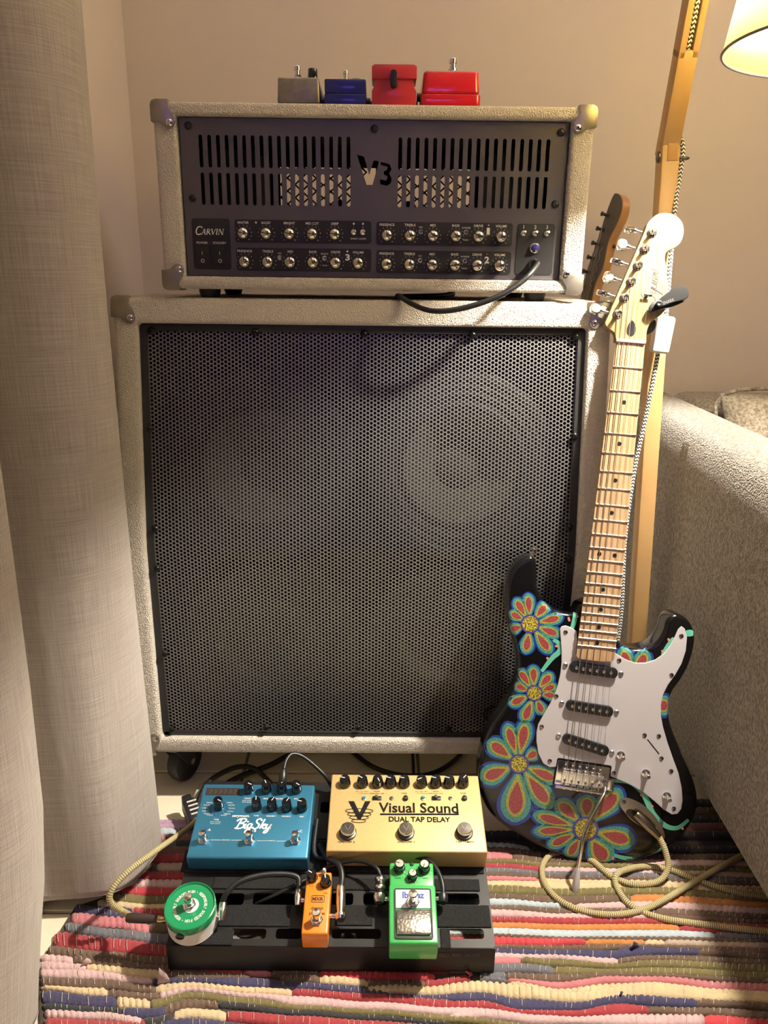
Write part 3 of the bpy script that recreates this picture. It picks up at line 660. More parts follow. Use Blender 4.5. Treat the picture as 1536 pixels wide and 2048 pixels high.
# grille: hexagonal perforation, bent along the slant line
GM = mat('perforated_steel', (0.29, 0.283, 0.272), 0.40, 0.7)
def grille():
    gx = CW / 2 - CB - 0.004; zb, zt = CBB + 0.004, CH - CBT - 0.004; gy = 0.017; th = 0.0012
    s_k = HK - zb; slope_len = math.hypot(zt - HK, (zt - HK) * SLY); s_t = s_k + slope_len
    cs = (zt - HK) / slope_len; sn = (zt - HK) * SLY / slope_len
    def m3(x, s, dp):
        if s <= s_k: return (x, gy + dp, zb + s)
        t = s - s_k; return (x, gy + t * sn + dp * cs, HK + t * cs - dp * sn)
    p = 0.0064; dx = p * 0.8660254; R = p / math.sqrt(3); r = 0.00255
    nx = int(2 * gx / dx); ny = int(s_t / p); x0 = -(nx - 1) * dx / 2
    hexo = [(R * math.cos(k * PI / 3), R * math.sin(k * PI / 3)) for k in range(6)]
    ring = [(r * math.cos(k * PI / 6), r * math.sin(k * PI / 6)) for k in range(12)]
    v = []; f = []
    for i in range(nx):
        for j in range(ny):
            cx = x0 + i * dx; cy = (j + 0.5 + (0.5 if i % 2 else 0)) * p
            if cy + p > s_t: continue
            o = len(v)
            for q in hexo: v.append(m3(cx + q[0], cy + q[1], 0))
            for q in ring: v.append(m3(cx + q[0], cy + q[1], 0))
            for q in ring[::2]: v.append(m3(cx + q[0], cy + q[1], th))
            for k in range(6):
                k2 = (k + 1) % 6; a = 2 * k; b = (2 * k + 1) % 12; c = (2 * k + 2) % 12
                f.append((o + k, o + k2, o + 6 + c, o + 6 + b, o + 6 + a))
                f.append((o + 6 + a, o + 6 + b, o + 6 + c, o + 18 + k2, o + 18 + k))
    mb = MB(); mb.v = v; mb.f = f; mb.m = [0] * len(f)
    mb.build('grille', GM, cab, smooth=None)
grille()
# black edging round the grille
GASK = mat('grille_edging', (0.022, 0.022, 0.021), 0.42)
h = CW / 2 - CB; mb = MB(); zt = CH - CBT
for sx in (-1, 1):
    x0, x1 = sorted((sx * (h - 0.0005), sx * (h - 0.0115)))
    for (za, zc) in ((CBB, HK), (HK, zt)):
        ya, yc = cyf(za) + 0.013, cyf(zc) + 0.013
        v = [(x0, ya, za), (x1, ya, za), (x1, yc, zc), (x0, yc, zc), (x0, ya + .012, za), (x1, ya + .012, za), (x1, yc + .012, zc), (x0, yc + .012, zc)]
        mb.add(v, [(0, 1, 2, 3), (7, 6, 5, 4), (0, 4, 5, 1), (1, 5, 6, 2), (2, 6, 7, 3), (3, 7, 4, 0)])
mb.box((0, 0.019, CBB + 0.0045), (2 * h - 0.002, 0.012, 0.009), bev=0.002); mb.box((0, cyf(zt) + 0.019, zt - 0.006), (2 * h - 0.002, 0.014, 0.012), bev=0.002)
mb.build('edging', GASK, cab)
# grille screws
scr = MB(); scr.lathe([(.0058, 0), (.0058, .0012), (.0045, .003), (.002, .0042), (0, .0044)], 14); scr.box((0, 0, .0043), (.006, .001, .0012)); scr.box((0, 0, .0043), (.001, .006, .0012))
scr_me = scr.build('screw', mat('black_screw', (.02, .02, .02), .3, .7), mesh_only=True)
def gpos(px, py):
    for _ in range(1):
        q = atY(px, py, CY + .012); zl = q.z - CZ
        if zl > HK:
            k = 0
            for _ in range(6): q = atY(px, py, CY + .012 + cyf(q.z - CZ))
    return q.x, q.y - CY, q.z - CZ
for (px, py) in ((302, 662), (510, 664), (728, 668), (945, 670), (1152, 674), (299, 858), (1149, 872), (309, 1058), (1138, 1056), (313, 1138), (1137, 1120), (329, 1308), (343, 1460), (532, 1456), (716, 1456), (896, 1458)):
    x, y, z = gpos(px, py); tilt = math.atan(SLY) if z > HK else 0
    link('screw', scr_me, cab, T((x, y, z)) @ RX(PI / 2 - tilt))
# baffle and four loudspeakers
BAFF = mat('baffle_black', (.010, .010, .010), .85)
mb = MB(); D = 0.062
for (za, zc) in ((CBB - .01, HK), (HK, zt + .01)):
    ya, yc = cyf(za) + D + .058, cyf(zc) + D + .058
    v = [(-h - .01, ya, za), (h + .01, ya, za), (h + .01, yc, zc), (-h - .01, yc, zc), (-h - .01, ya + .018, za), (h + .01, ya + .018, za), (h + .01, yc + .018, zc), (-h - .01, yc + .018, zc)]
    mb.add(v, [(0, 1, 2, 3), (7, 6, 5, 4), (0, 4, 5, 1), (2, 6, 7, 3)])
for sx in (-1, 1):
    x0, x1 = sorted((sx * (h + .010), sx * h))
    for (za, zc) in ((CBB - .01, HK), (HK, zt + .01)):
        ya, yc = cyf(za) + .0185, cyf(zc) + .0185; q = D + .06
        v = [(x0, ya, za), (x1, ya, za), (x1, yc, zc), (x0, yc, zc), (x0, ya + q, za), (x1, ya + q, za), (x1, yc + q, zc), (x0, yc + q, zc)]
        mb.add(v, [(0, 1, 2, 3), (7, 6, 5, 4), (0, 4, 5, 1), (1, 5, 6, 2), (2, 6, 7, 3), (3, 7, 4, 0)])
mb.box((0, .0185 + .06, CBB - .005), (2 * h + .02, .12, .009)); mb.box((0, cyf(zt) + .0185 + .06, zt + .006), (2 * h + .02, .12, .009))
mb.build('baffle', BAFF, cab)
CONE = mat('cone_paper', (.070, .068, .052), .9, bump=('noise', 150, .3, .002)); CAPM = mat('dust_cap_paper', (.045, .044, .035), .8)
SURR = mat('cone_surround', (.010, .010, .010), .7); FRM = mat('speaker_basket', (.012, .012, .012), .5, .3)
for (px, py, up) in ((522, 930, 1), (922, 930, 1), (540, 1300, 0), (905, 1300, 0)):
    tilt = math.atan(SLY) if up else 0
    q = atY(px, py, CY + D + (cyf(0.56) if up else 0)); z = q.z - CZ; y = (cyf(z) if up else 0) + D
    M = T((q.x, y - 0.001, z)) @ RX(PI / 2 - tilt)
    spk = link('loudspeaker', None, cab, M); spk.empty_display_size = .05
    mb = MB(); mb.lathe([(.136, 0), (.156, -.055), (.156, .006), (.150, .008), (.140, .008), (.136, .004)], 48, cap=False); mb.build('rim', FRM, spk)
    mb = MB(); mb.lathe([(.137, .004), (.130, .007), (.124, .003), (.118, .006), (.108, 0), (.100, .003), (.095, -.007)], 48, cap=False); mb.build('surround', SURR, spk)
    mb = MB(); mb.lathe([(.096, -.006), (.080, -.022), (.060, -.038), (.034, -.052)], 48, cap=False); mb.build('cone', CONE, spk)
    mb = MB(); mb.lathe([(.040, -.046), (.030, -.041), (.015, -.038), (0, -.037)], 48, cap=False); mb.build('dust_cap', CAPM, spk)
# badge (dark, mostly behind the guitar)
def carvin(mb, x, y, H, W, M=None, mi=0, z=0.0):
    """slanted roman small-caps wordmark, letters built from pen strokes with serifs"""
    sl = 0.22
    def st(pts, wd, smooth=0):
        stroke(mb, [(x + (p[0] * W) + sl * p[1] * H, y + p[1] * H) for p in pts], wd * H, z, M, mi, smooth)
    th, tn, sf = .13, .06, .055
    st([(.195, .80), (.17, .93), (.13, .99), (.08, .95), (.035, .80), (.015, .55), (.02, .30), (.05, .10), (.10, .01), (.15, .04), (.185, .16)], th, 4); st([(.195, .98), (.193, .74)], tn)
    c = .72
    st([(.215, 0), (.285, c)], tn); st([(.285, c), (.335, 0)], th); st([(.235, .24), (.318, .24)], tn); st([(.195, .02), (.24, .02)], sf); st([(.31, .02), (.36, .02)], sf)
    st([(.395, 0), (.395, c)], th); st([(.395, c - .03), (.45, c - .05), (.475, c - .17), (.45, c - .31), (.40, c - .36)], .08, 4); st([(.43, .36), (.51, .02)], th); st([(.37, .02), (.425, .02)], sf); st([(.49, .02), (.53, .02)], sf); st([(.375, c - .02), (.42, c - .02)], sf)
    st([(.535, c), (.60, .02)], th); st([(.60, .02), (.665, c)], tn); st([(.515, c - .02), (.56, c - .02)], sf); st([(.645, c - .02), (.685, c - .02)], sf)
    st([(.725, 0), (.725, c)], th); st([(.70, .02), (.75, .02)], sf); st([(.70, c - .02), (.75, c - .02)], sf)
    st([(.80, 0), (.80, c)], tn); st([(.80, c), (.93, 0)], th); st([(.93, 0), (.93, c)], tn); st([(.78, .02), (.82, .02)], sf); st([(.775, c - .02), (.82, c - .02)], sf); st([(.905, c - .02), (.955, c - .02)], sf)
x, y, z = gpos(962, 1440)
mb = MB(); carvin(mb, 0, 0, .026, .125, M=T((x, 0.012, z)) @ RX(PI / 2)); bd = mb.build('badge_lettering', mat('badge_dark', (.05, .05, .05), .35, .6), cab, smooth=None)
md = bd.modifiers.new('t', 'SOLIDIFY'); md.thickness = 0.003
# metal corners
def corner_parts(parent, cx, cz, sx, sz, yfront, k=1.0, name='corner_protector', depth=0.04, tilt=0.0, metal=None):
    """cx, cz = outer corner of the box seen from the front; sx, sz = +1 when the box lies to +x / +z of it"""
    pl = [(8, 0), (28.4, 0), (27.4, 12), (32, 18.4), (35, 24), (36.5, 32.6), (34.5, 37.7), (30, 41.3), (24, 41), (17.7, 37), (13.2, 32.3), (0, 31.6), (0, 8), (2.4, 2.4)]
    P = [((p[0] - 2.5) * k / 1000, (p[1] - 2.5) * k / 1000) for p in pl]
    poly = [(cx + sx * p[0], cz + sz * p[1]) for p in P]
    if sx * sz < 0: poly = poly[::-1]
    M = T((0, yfront, 0)) @ RX(-tilt) @ Matrix(((1, 0, 0, 0), (0, 0, -1, 0), (0, 1, 0, 0), (0, 0, 0, 1)))
    mb = MB(); mb.prism(poly, -0.001, 0.0022, M=M, bev=0.0008)
    w = 0.0022                                                     # wrap round the edges
    outer = [(26 * k / 1000, -w), (7 * k / 1000, -w), (2 * k / 1000, -w * .2), (-w * .2, 2 * k / 1000), (-w, 7 * k / 1000), (-w, 29 * k / 1000)]
    inner = [(0.0005, 29 * k / 1000), (0.0005, 7 * k / 1000), (3.2 * k / 1000, 3.2 * k / 1000), (7 * k / 1000, 0.0005), (26 * k / 1000, 0.0005)]
    L = [(cx + sx * p[0], cz + sz * p[1]) for p in outer + inner]
    if sx * sz > 0: L = L[::-1]
    mb.prism(L, -depth, 0.0015, M=M, bev=0.0006, seg=1)
    o = mb.build(name, metal or CORNERM, parent)
    rx, rz = cx + sx * 26.2 * k / 1000, cz + sz * 30 * k / 1000
    mb = MB(); mb.lathe([(.0045, 0), (.0045, .001), (.003, .0022), (.0018, .0024), (.0016, .0012), (0, .0012)], 16, M=M @ T((rx, rz, .002)))
    mb.build('rivet', CHROME, o)
    return o
tl = math.atan(SLY)
for sx in (1, -1):
    o = corner_parts(cab, -sx * CW / 2, 0.0, sx, 1, -.0008, 1.02, depth=.045)
    # top corners sit on the slanted face
    Mt = T((0, SL, CH)) @ RX(-tl); e = link('corner_mount', None, cab, Mt)
    bpy.data.objects.remove(e)
    o = corner_parts(cab, -sx * CW / 2, 0.0, sx, -1, 0, 1.02, depth=.045, metal=CORNERM); o.matrix_local = Mt
# casters
for (x, y, rot) in ((-.335, .050, 1.15), (.325, .06, 1.4), (-.32, .33, .8), (.32, .33, .3)):
    cs = link('caster', None, cab, T((x, y, 0)) @ RZ(rot)); cs.empty_display_size = .03
    mb = MB(); mb.lathe([(.030, -.012), (.032, -.006), (.032, .002)], 24); mb.box((0, 0, 0.0), (.075, .062, .006), bev=.002); mb.build('plate', DSTEEL, cs)
    mb = MB()
    for s in (-1, 1):
        mb.prism([(-.022, -.012), (.020, -.012), (.034, -.060), (.022, -.068), (.012, -.062)], -.0015, .0015, M=T((0, s * .0165, 0)) @ RX(PI / 2))
    mb.build('fork', DSTEEL, cs)
    mb = MB(); mb.lathe([(.012, -.0135), (.030, -.0135), (.0365, -.011), (.0385, -.006), (.039, 0), (.0385, .006), (.0365, .011), (.030, .0135), (.012, .0135)], 40, M=T((.022, 0, -.0605)) @ RX(PI / 2)); wl = mb.build('wheel', RUBBER, cs)
    mb = MB(); mb.lathe([(.006, -.0185), (.006, .0185)], 14, M=T((.022, 0, -.0605)) @ RX(PI / 2)); mb.build('axle', CHROME, wl)

# ================================================================== AMPLIFIER HEAD
HW, HH, HD = 0.628, 0.254, 0.255
HO = Vector((0.015, 1.20, 0.873))
head = thing('guitar_amplifier', T(HO), 'white tolex valve amplifier head with a slotted violet-grey panel, on the speaker cabinet', 'amplifier')
PW0, PW1, PZ0, PZ1 = -.2795, .2800, .0192, .2355
def head_shell():
    bm = bmesh.new(); V = lambda x, y, z: bm.verts.new((x, y, z)); h = HW / 2
    o = [V(-h, 0, 0), V(h, 0, 0), V(h, 0, HH), V(-h, 0, HH)]
    i = [V(PW0 - .003, 0, PZ0 - .001), V(PW1 + .003, 0, PZ0 - .001), V(PW1 + .003, 0, PZ1 + .001), V(PW0 - .003, 0, PZ1 + .001)]
    d = [V(PW0, HD - .02, PZ0), V(PW1, HD - .02, PZ0), V(PW1, HD - .02, PZ1), V(PW0, HD - .02, PZ1)]
    b = [V(-h, HD, 0), V(h, HD, 0), V(h, HD, HH), V(-h, HD, HH)]
    e = [V(PW0, HD, PZ0), V(PW1, HD, PZ0), V(PW1, HD, PZ1), V(PW0, HD, PZ1)]
    for k in range(4):
        k2 = (k + 1) % 4
        bm.faces.new((o[k], o[k2], i[k2], i[k])); bm.faces.new((i[k], i[k2], d[k2], d[k])); bm.faces.new((o[k2], o[k], b[k], b[k2]))
        bm.faces.new((d[k], d[k2], e[k2], e[k])); bm.faces.new((b[k2], b[k], e[k], e[k2]))
    bmesh.ops.recalc_face_normals(bm, faces=bm.faces); bm.normal_update()
    es = [x for x in bm.edges if len(x.link_faces) == 2 and x.calc_face_angle(0) > 0.6 and all(abs(v.co.y) < 1e-6 or abs(v.co.x) > h - 1e-4 or v.co.z < 1e-4 or v.co.z > HH - 1e-4 for v in x.verts)]
    bmesh.ops.bevel(bm, geom=es, offset=0.006, segments=4, affect='EDGES', profile=0.5, clamp_overlap=True)
    mb = MB(); mb.bm(bm); return mb.build('shell', TOLEX, head, smooth=40)
head_shell()
MH = Matrix(((1, 0, 0, 0), (0, 0, -1, .012), (0, 1, 0, 0), (0, 0, 0, 1)))      # panel frame: x right, y up, z towards the room
mm = 0.001
slots = []
for (x0, x1) in ((-250.5, -37.1), (38.0, 251.8)):
    for (z0, z1) in ((169.8, 213.2), (119.1, 163.0)):
        for k in range(18):
            cx = x0 + (x1 - x0) * k / 17; slots.append([(p[0] * mm, p[1] * mm) for p in rrect(5.6, z1 - z0, 2.75, 3, cx, (z0 + z1) / 2)])
Vl = [(-24.8, 189.5), (-14.6, 187.0), (-7.0, 162.3), (-0.5, 182.4), (7.4, 180.9), (-2.0, 149.3), (-10.6, 149.2)]
T3 = [(9.7, 180.6), (23.0, 177.2), (25.8, 170.6), (22.3, 165.0), (26, 158.8), (25.1, 152.4), (20.4, 148.8), (18.2, 148.4), (9.2, 150.3), (9.1, 157.0), (17.6, 155.4), (19.8, 158.7), (18.9, 161.6), (14.6, 163.0), (14.6, 168.1), (18.0, 168.9), (20.0, 172.6), (19.3, 174.0), (9.8, 176.3)]
loops = [[(PW0, PZ0), (PW1, PZ0), (PW1, PZ1), (PW0, PZ1)]] + slots + [[(p[0] * mm, p[1] * mm) for p in q] for q in (Vl, T3)]
PANEL = mat('panel_grey', (.115, .104, .112), .42, .55, bump=('noise', 500, .04, .0005))
mb = MB(); v, f = plate(loops, .002); mb.add(v, f, M=MH); panel = mb.build('front_panel', PANEL, head, smooth=None)
psc = MB(); psc.lathe([(.0056, 0), (.0056, .001), (.004, .003), (0, .0038)], 16); psc.box((0, 0, .0036), (.005, .0011, .001)); psc.box((0, 0, .0036), (.0011, .005, .001))
psc_me = psc.build('screw', mat('panel_screw', (.05, .045, .045), .35, .8), mesh_only=True)
for (x, z) in ((-266.6, 224.3), (-266.8, 127.6), (.5, 223.5), (269, 222.3), (268.3, 126.2)): link('screw', psc_me, panel, MH @ T((x * mm, z * mm, 0)) @ RZ(random.uniform(0, 2)))
PBLK = mat('control_panel_black', (.013, .012, .013), .45)
KNOB = mat('knob_chrome', (.72, .68, .60), .16, 1.0)
kn = MB(); kn.lathe([(.0088, 0), (.0090, .0015), (.0088, .006), (.0080, .0095), (.0062, .0120), (.0032, .0134), (0, .0138)], 28)
kn_me = kn.build('knob', KNOB, mesh_only=True)
kp = MB(); kp.add(*[[(0.0, .0006, .0141), (0, -.0006, .0141), (.0034, -.0006, .0137), (.0034, .0006, .0137), (.0064, .0006, .0122), (.0064, -.0006, .0122), (.0083, -.0006, .0092), (.0083, .0006, .0092), (.0091, .0006, .0060), (.0091, -.0006, .0060)], [(0, 1, 2, 3), (3, 2, 5, 4), (4, 5, 6, 7), (7, 6, 9, 8)]])
kp_me = kp.build('pointer', BLACKP, mesh_only=True, smooth=None)
tg = MB(); tg.lathe([(.0042, 0), (.0042, .0012), (.003, .0016), (.003, .003), (.0015, .004)], 12); tg.cyl((0, 0, .003), (.0012, .002, .011), .0011, 8, r2=.0016)
tg_me = tg.build('toggle_switch', CHROME, mesh_only=True)
jk = MB(); jk.lathe([(.0036, 0), (.0036, .0014), (.0022, .0018), (.0020, .0005), (0, .0005)], 14); jk_me = jk.build('push_button', CHROME, mesh_only=True)
def cpanel(x0, x1, z0, z1, name='control_panel'):
    mb = MB(); mb.prism([(p[0] * mm, p[1] * mm) for p in rrect(x1 - x0, z1 - z0, 4.2, 5, (x0 + x1) / 2, (z0 + z1) / 2)], 0, .0008, M=MH); return mb.build(name, PBLK, head)
def knobs(panel, xs, z, angs, names, tm):
    for x, a, nm in zip(xs, angs, names):
        k = link('knob', kn_me, panel, MH @ T((x * mm, z * mm, .0008)) @ RZ(math.radians(a))); link('pointer', kp_me, k)
        text(tm, nm, x * mm, (z + 15.0) * mm, 3.4 * mm, min(len(nm) * 2.75, 25) * mm, z=.0010, M=MH, bold=.012)
        for q in range(11):
            aa = math.radians(228 - 276 * q / 10); text(tm, str(q), (x + 12.0 * math.cos(aa)) * mm, (z + 11.6 * math.sin(aa)) * mm, 1.7 * mm, None, z=.0010, M=MH)
UL = cpanel(-206.4, -3.1, 67.4, 99.4); LL = cpanel(-205.9, -3.0, 27.0, 60.0); UR = cpanel(4.1, 207.4, 66.0, 98.9); LR = cpanel(4.4, 207.4, 26.0, 58.9)
tm = MB(); knobs(UL, (-193.5, -159.4, -125, -91.1, -57.5), 80.2, (168, 170, 170, 172, 172), ('MASTER', 'BOOST', 'BRIGHT', 'MID CUT', 'DEEP'), tm)
text(tm, 'SMART LOOPS', -22.6 * mm, 74.5 * mm, 2.3 * mm, 23 * mm, z=.001, M=MH)
for x in (-29.3, -15.7):
    link('toggle_switch', tg_me, UL, MH @ T((x * mm, 83.8 * mm, .0008))); tm.add([(c[0], c[1], .001) for c in circle(.0015, 10, x * mm, .0955)], [tuple(range(10))], M=MH)
text(tm, '1', -29.3 * mm, 91 * mm, 2 * mm, None, z=.001, M=MH); text(tm, '2', -15.7 * mm, 91 * mm, 2 * mm, None, z=.001, M=MH)
tm.add([(c[0], c[1], .001) for c in circle(.0015, 10, -174.5 * mm, .0955)], [tuple(range(10))], M=MH); tm.build('lettering', WHITEP, UL, smooth=None)
tm = MB(); knobs(LL, (-193, -158.4, -124.5, -90.7, -56.6, -22.8), 40.2, (85, 100, 88, 108, 92, 85), ('PRESENCE', 'TREBLE', 'MID', 'BASS', 'DRIVE', 'VOLUME'), tm)
text(tm, 'EQX', -140.4 * mm, 52.5 * mm, 2.2 * mm, None, z=.001, M=MH); text(tm, 'BRIGHT', -73 * mm, 52.5 * mm, 2.2 * mm, 11 * mm, z=.001, M=MH); text(tm, 'SOAK', -73 * mm, 36 * mm, 2.0 * mm, None, z=.001, M=MH)
text(tm, '3', -38.7 * mm, 48 * mm, 9.2 * mm, 6.6 * mm, z=.001, M=MH, bold=.03); tm.add([(c[0], c[1], .001) for c in circle(.0014, 10, -38.9 * mm, .0565)], [tuple(range(10))], M=MH); tm.build('lettering', WHITEP, LL, smooth=None)
for x in (-140.4, -73.0): link('push_button', jk_me, LL, MH @ T((x * mm, 46.4 * mm, .0008)))
for PN, z, angs, num in ((UR, 79.7, (97, 110, 130, 122, 150, 90), '1'), (LR, 39.1, (20, 75, 150, 190, 200, 93), '2')):
    tm = MB(); knobs(PN, (20.1, 54.3, 88.5, 122.5, 156.3, 190), z, angs, ('PRESENCE', 'TREBLE', 'MID', 'BASS', 'DRIVE', 'VOLUME'), tm)
    text(tm, 'EQX', 70.6 * mm, (z + 12) * mm, 2.2 * mm, None, z=.001, M=MH); text(tm, 'INTENSE', 138 * mm, (z + 12) * mm, 2.2 * mm, 12.5 * mm, z=.001, M=MH); text(tm, 'THICK', 138 * mm, (z - 5) * mm, 2.0 * mm, None, z=.001, M=MH)
    text(tm, num, 171 * mm, (z + 7.6) * mm, 9.6 * mm, (4.6 if num == '1' else 7) * mm, z=.001, M=MH, bold=.03); tm.build('lettering', WHITEP, PN, smooth=None)
    mb = MB(); mb.lathe([(.0012, 0), (.0012, .0008), (0, .0014)], 10, M=MH @ T((171 * mm, (z + 16) * mm, .0008))); mb.build('led', mat('led_' + num, (.5, .05, .04) if num == '2' else (.6, .6, .55), .3), PN)
    for x in (70.6, 138.0): link('push_button', jk_me, PN, MH @ T((x * mm, (z + 5.8) * mm, .0008)))
# power section
LG = cpanel(-270.1, -213.8, 28.4, 100.3); tm = MB(); carvin(tm, -265.5 * mm, 77.6 * mm, 11.5 * mm, 43.5 * mm, M=MH, z=.001)
text(tm, 'POWER', -256 * mm, 66.2 * mm, 3.2 * mm, 16.5 * mm, z=.001, M=MH); text(tm, 'STANDBY', -230 * mm, 66.2 * mm, 3.2 * mm, 20 * mm, z=.001, M=MH); tm.build('lettering', WHITEP, LG, smooth=None)
for x in (-255.8, -229.8):
    mb = MB(); v, f = plate([[(p[0], p[1]) for p in rrect(.0228, .0300, .0015, 2)], [(p[0], p[1]) for p in rrect(.0190, .0262, .001, 2)]], .002); mb.add(v, f, M=MH @ T((x * mm, 47.4 * mm, .0026)))
    rk = mb.build('rocker_switch', BLACK, LG)
    mb = MB(); mb.prism([(-.0128, 0), (.0128, 0), (.0128, .0018), (0, .0028), (-.0128, .0052)], -.0093, .0093, M=MH @ T((x * mm, 47.4 * mm, .0008)) @ Matrix(((0, 0, 1, 0), (-1, 0, 0, 0), (0, 1, 0, 0), (0, 0, 0, 1))), bev=.0004, seg=1); mb.build('rocker', BLACK, rk)
    tm = MB(); text(tm, 'I', x * mm, 51.5 * mm, 4.6 * mm, None, z=.0052, M=MH); tm.build('on_mark', WHITEP, rk, smooth=None); tm = MB()
    v, f = plate([circle(.0026, 20), circle(.0019, 20)], .0001); tm.add(v, f, M=MH @ T((x * mm, 40.6 * mm, .0045))); tm.build('off_mark', WHITEP, rk, smooth=None)
# input section
IN = cpanel(214.3, 270.4, 26.2, 98.6); tm = MB()
for n_, x in (('1', 223.6), ('2', 240.9), ('3', 258.4)):
    text(tm, n_, x * mm, 94 * mm, 5.2 * mm, None, z=.001, M=MH, bold=.01)
    link('toggle_switch', tg_me, IN, MH @ T((x * mm, 85 * mm, .0008)))
tm.build('lettering', WHITEP, IN, smooth=None)
mb = MB(); mb.lathe([(.0082, 0), (.0082, .0015), (.0068, .004), (.0060, .0045), (.0060, .003)], 28, M=MH @ T((241.6 * mm, 64.4 * mm, .0008)), cap=False); jl = mb.build('jewel_bezel', CHROME, IN)
mb = MB(); mb.lathe([(.0062, .001), (.0058, .005), (.0030, .0078), (0, .0085)], 12, M=MH @ T((241.6 * mm, 64.4 * mm, .0008))); plabel(mb.build('jewel', mat('blue_jewel', (.03, .03, .16), .08, coat=1.0), jl, smooth=None), 'dark blue faceted pilot light')
mb = MB(); mb.lathe([(.0085, 0), (.0085, .002), (.0062, .003), (.0055, .001)], 24, M=MH @ T((242.6 * mm, 41 * mm, .0008))); mb.build('input_jack', BLACK, IN)
for sx in (1, -1):
    for sz in (1, -1): corner_parts(head, -sx * HW / 2, 0 if sz == 1 else HH, sx, sz, -.0006, 0.93, depth=.038, metal=CORNERM)
for x in (-.252, .250):
    for y in (.030, HD - .03):
        mb = MB(); mb.lathe([(.014, -.0125), (.0165, -.004), (.0165, .001)], 24, M=T((x, y, 0))); mb.build('foot', RUBBER, head)
# inside: chassis, valves, rear lattice
mb = MB(); mb.box((0, .12, .048), (.52, .20, .055), bev=.002); mb.build('chassis', mat('chassis_steel', (.33, .32, .30), .4, .8), head)
mb = MB(); mb.box((0, .125, .2305), (.55, .21, .006)); mb.box((-.222, .13, .14), (.09, .15, .12)); mb.box((.222, .13, .14), (.09, .15, .12)); mb.build('transformer_covers', BLACKM, head)
vm = MB(); vm.lathe([(.012, 0), (.015, .006), (.015, .048), (.010, .056), (.004, .060), (0, .060)], 16)
v_me = vm.build('valve', mat('valve_glass', (.05, .045, .04), .08, coat=.8), mesh_only=True)
for x in (-.055, -.02, .02, .055): link('valve', v_me, head, T((x, .11, .076)))
REAR = mat('rear_lattice_black', (.008, .008, .008), .6); mb = MB()
for sx in (-1, 1):
    x0 = -.158 if sx < 0 else .030
    for k in range(6):                                        # expanded-metal diamonds
        for up in (0, 1):
            pts = [(x0 + .0250 * k + .0118 * (1 if (j + up) % 2 else -1) + .006, .235, .108 + .0210 * j) for j in range(6)]
            mb.tube(pts, .0021, 6)
mb.box((-.222, .236, .14), (.115, .003, .19)); mb.box((.222, .236, .14), (.115, .003, .19)); mb.box((0, .236, .219), (.55, .003, .040)); mb.box((.016, .236, .14), (.030, .003, .19)); mb.box((0, .236, .065), (.55, .003, .09))
mb.build('rear_grille', REAR, head)
# ================================================================== ELECTRIC GUITAR
_u = Vector((.99572833, -.06707965, -.06344621)); _v = Vector((-.07679843, -.22025014, -.97241549)); _n = _u.cross(_v); GS = 1.0184
MG = frame((.40071306, 1.16356763, .80391628), _u * GS, -_v * GS, -_n * GS)          # x across, y up the neck from the nut, z towards the viewer
guitar = thing('electric_guitar', MG, 'black electric guitar painted with flowers, white pickguard and maple neck', 'guitar')
def g6(x, y, off=-.010): return onM(MG, 940 + x / 3.072, 1080 + y / 3.072, off)
def g5(x, y, off=-.006): return onM(MG, 1140 + x / 5.12, 380 + y / 5.12, off)
def g8(x, y, off=-.008): return onM(MG, 1100 + x / 4.8, 1240 + y / 4.8, off)
def g7(x, y, off=-.008): return onM(MG, 1000 + x / 5.12, 1080 + y / 5.12, off)
def smoothpoly(pts, n=5): return [(p.x, p.y) for p in catmull([Vector((*p, 0)) for p in pts], n, True)]
def area2(p): return sum(a[0] * b[1] - b[0] * a[1] for a, b in zip(p, p[1:] + p[:1]))
def ccw(p): return p if area2(p) > 0 else p[::-1]
def rounded_slab(mb, poly, z0, z1, r, seg=4, mi=0, M=None):
    """solid of the outline with rounded top and bottom edges"""
    poly = ccw(poly); n = len(poly); nr = []
    for i in range(n):
        a, b = Vector(poly[i - 1]), Vector(poly[(i + 1) % n]); d = (b - a).normalized(); nr.append(Vector((d.y, -d.x)))
    levels = [(r * (1 - math.sin(k * PI / 2 / seg)), z0 + r * (1 - math.cos(k * PI / 2 / seg))) for k in range(seg + 1)]
    levels += [(r * (1 - math.cos(k * PI / 2 / seg)), z1 - r * (1 - math.sin(k * PI / 2 / seg))) for k in range(seg + 1)]
    v = []; f = []
    for ins, z in levels:
        for i in range(n): v.append((poly[i][0] - nr[i].x * ins, poly[i][1] - nr[i].y * ins, z))
    for k in range(len(levels) - 1):
        for i in range(n): f.append((k * n + i, k * n + (i + 1) % n, (k + 1) * n + (i + 1) % n, (k + 1) * n + i))
    f.append(tuple(range(n))[::-1]); f.append(tuple((len(levels) - 1) * n + i for i in range(n)))
    mb.add(v, f, M, mi)
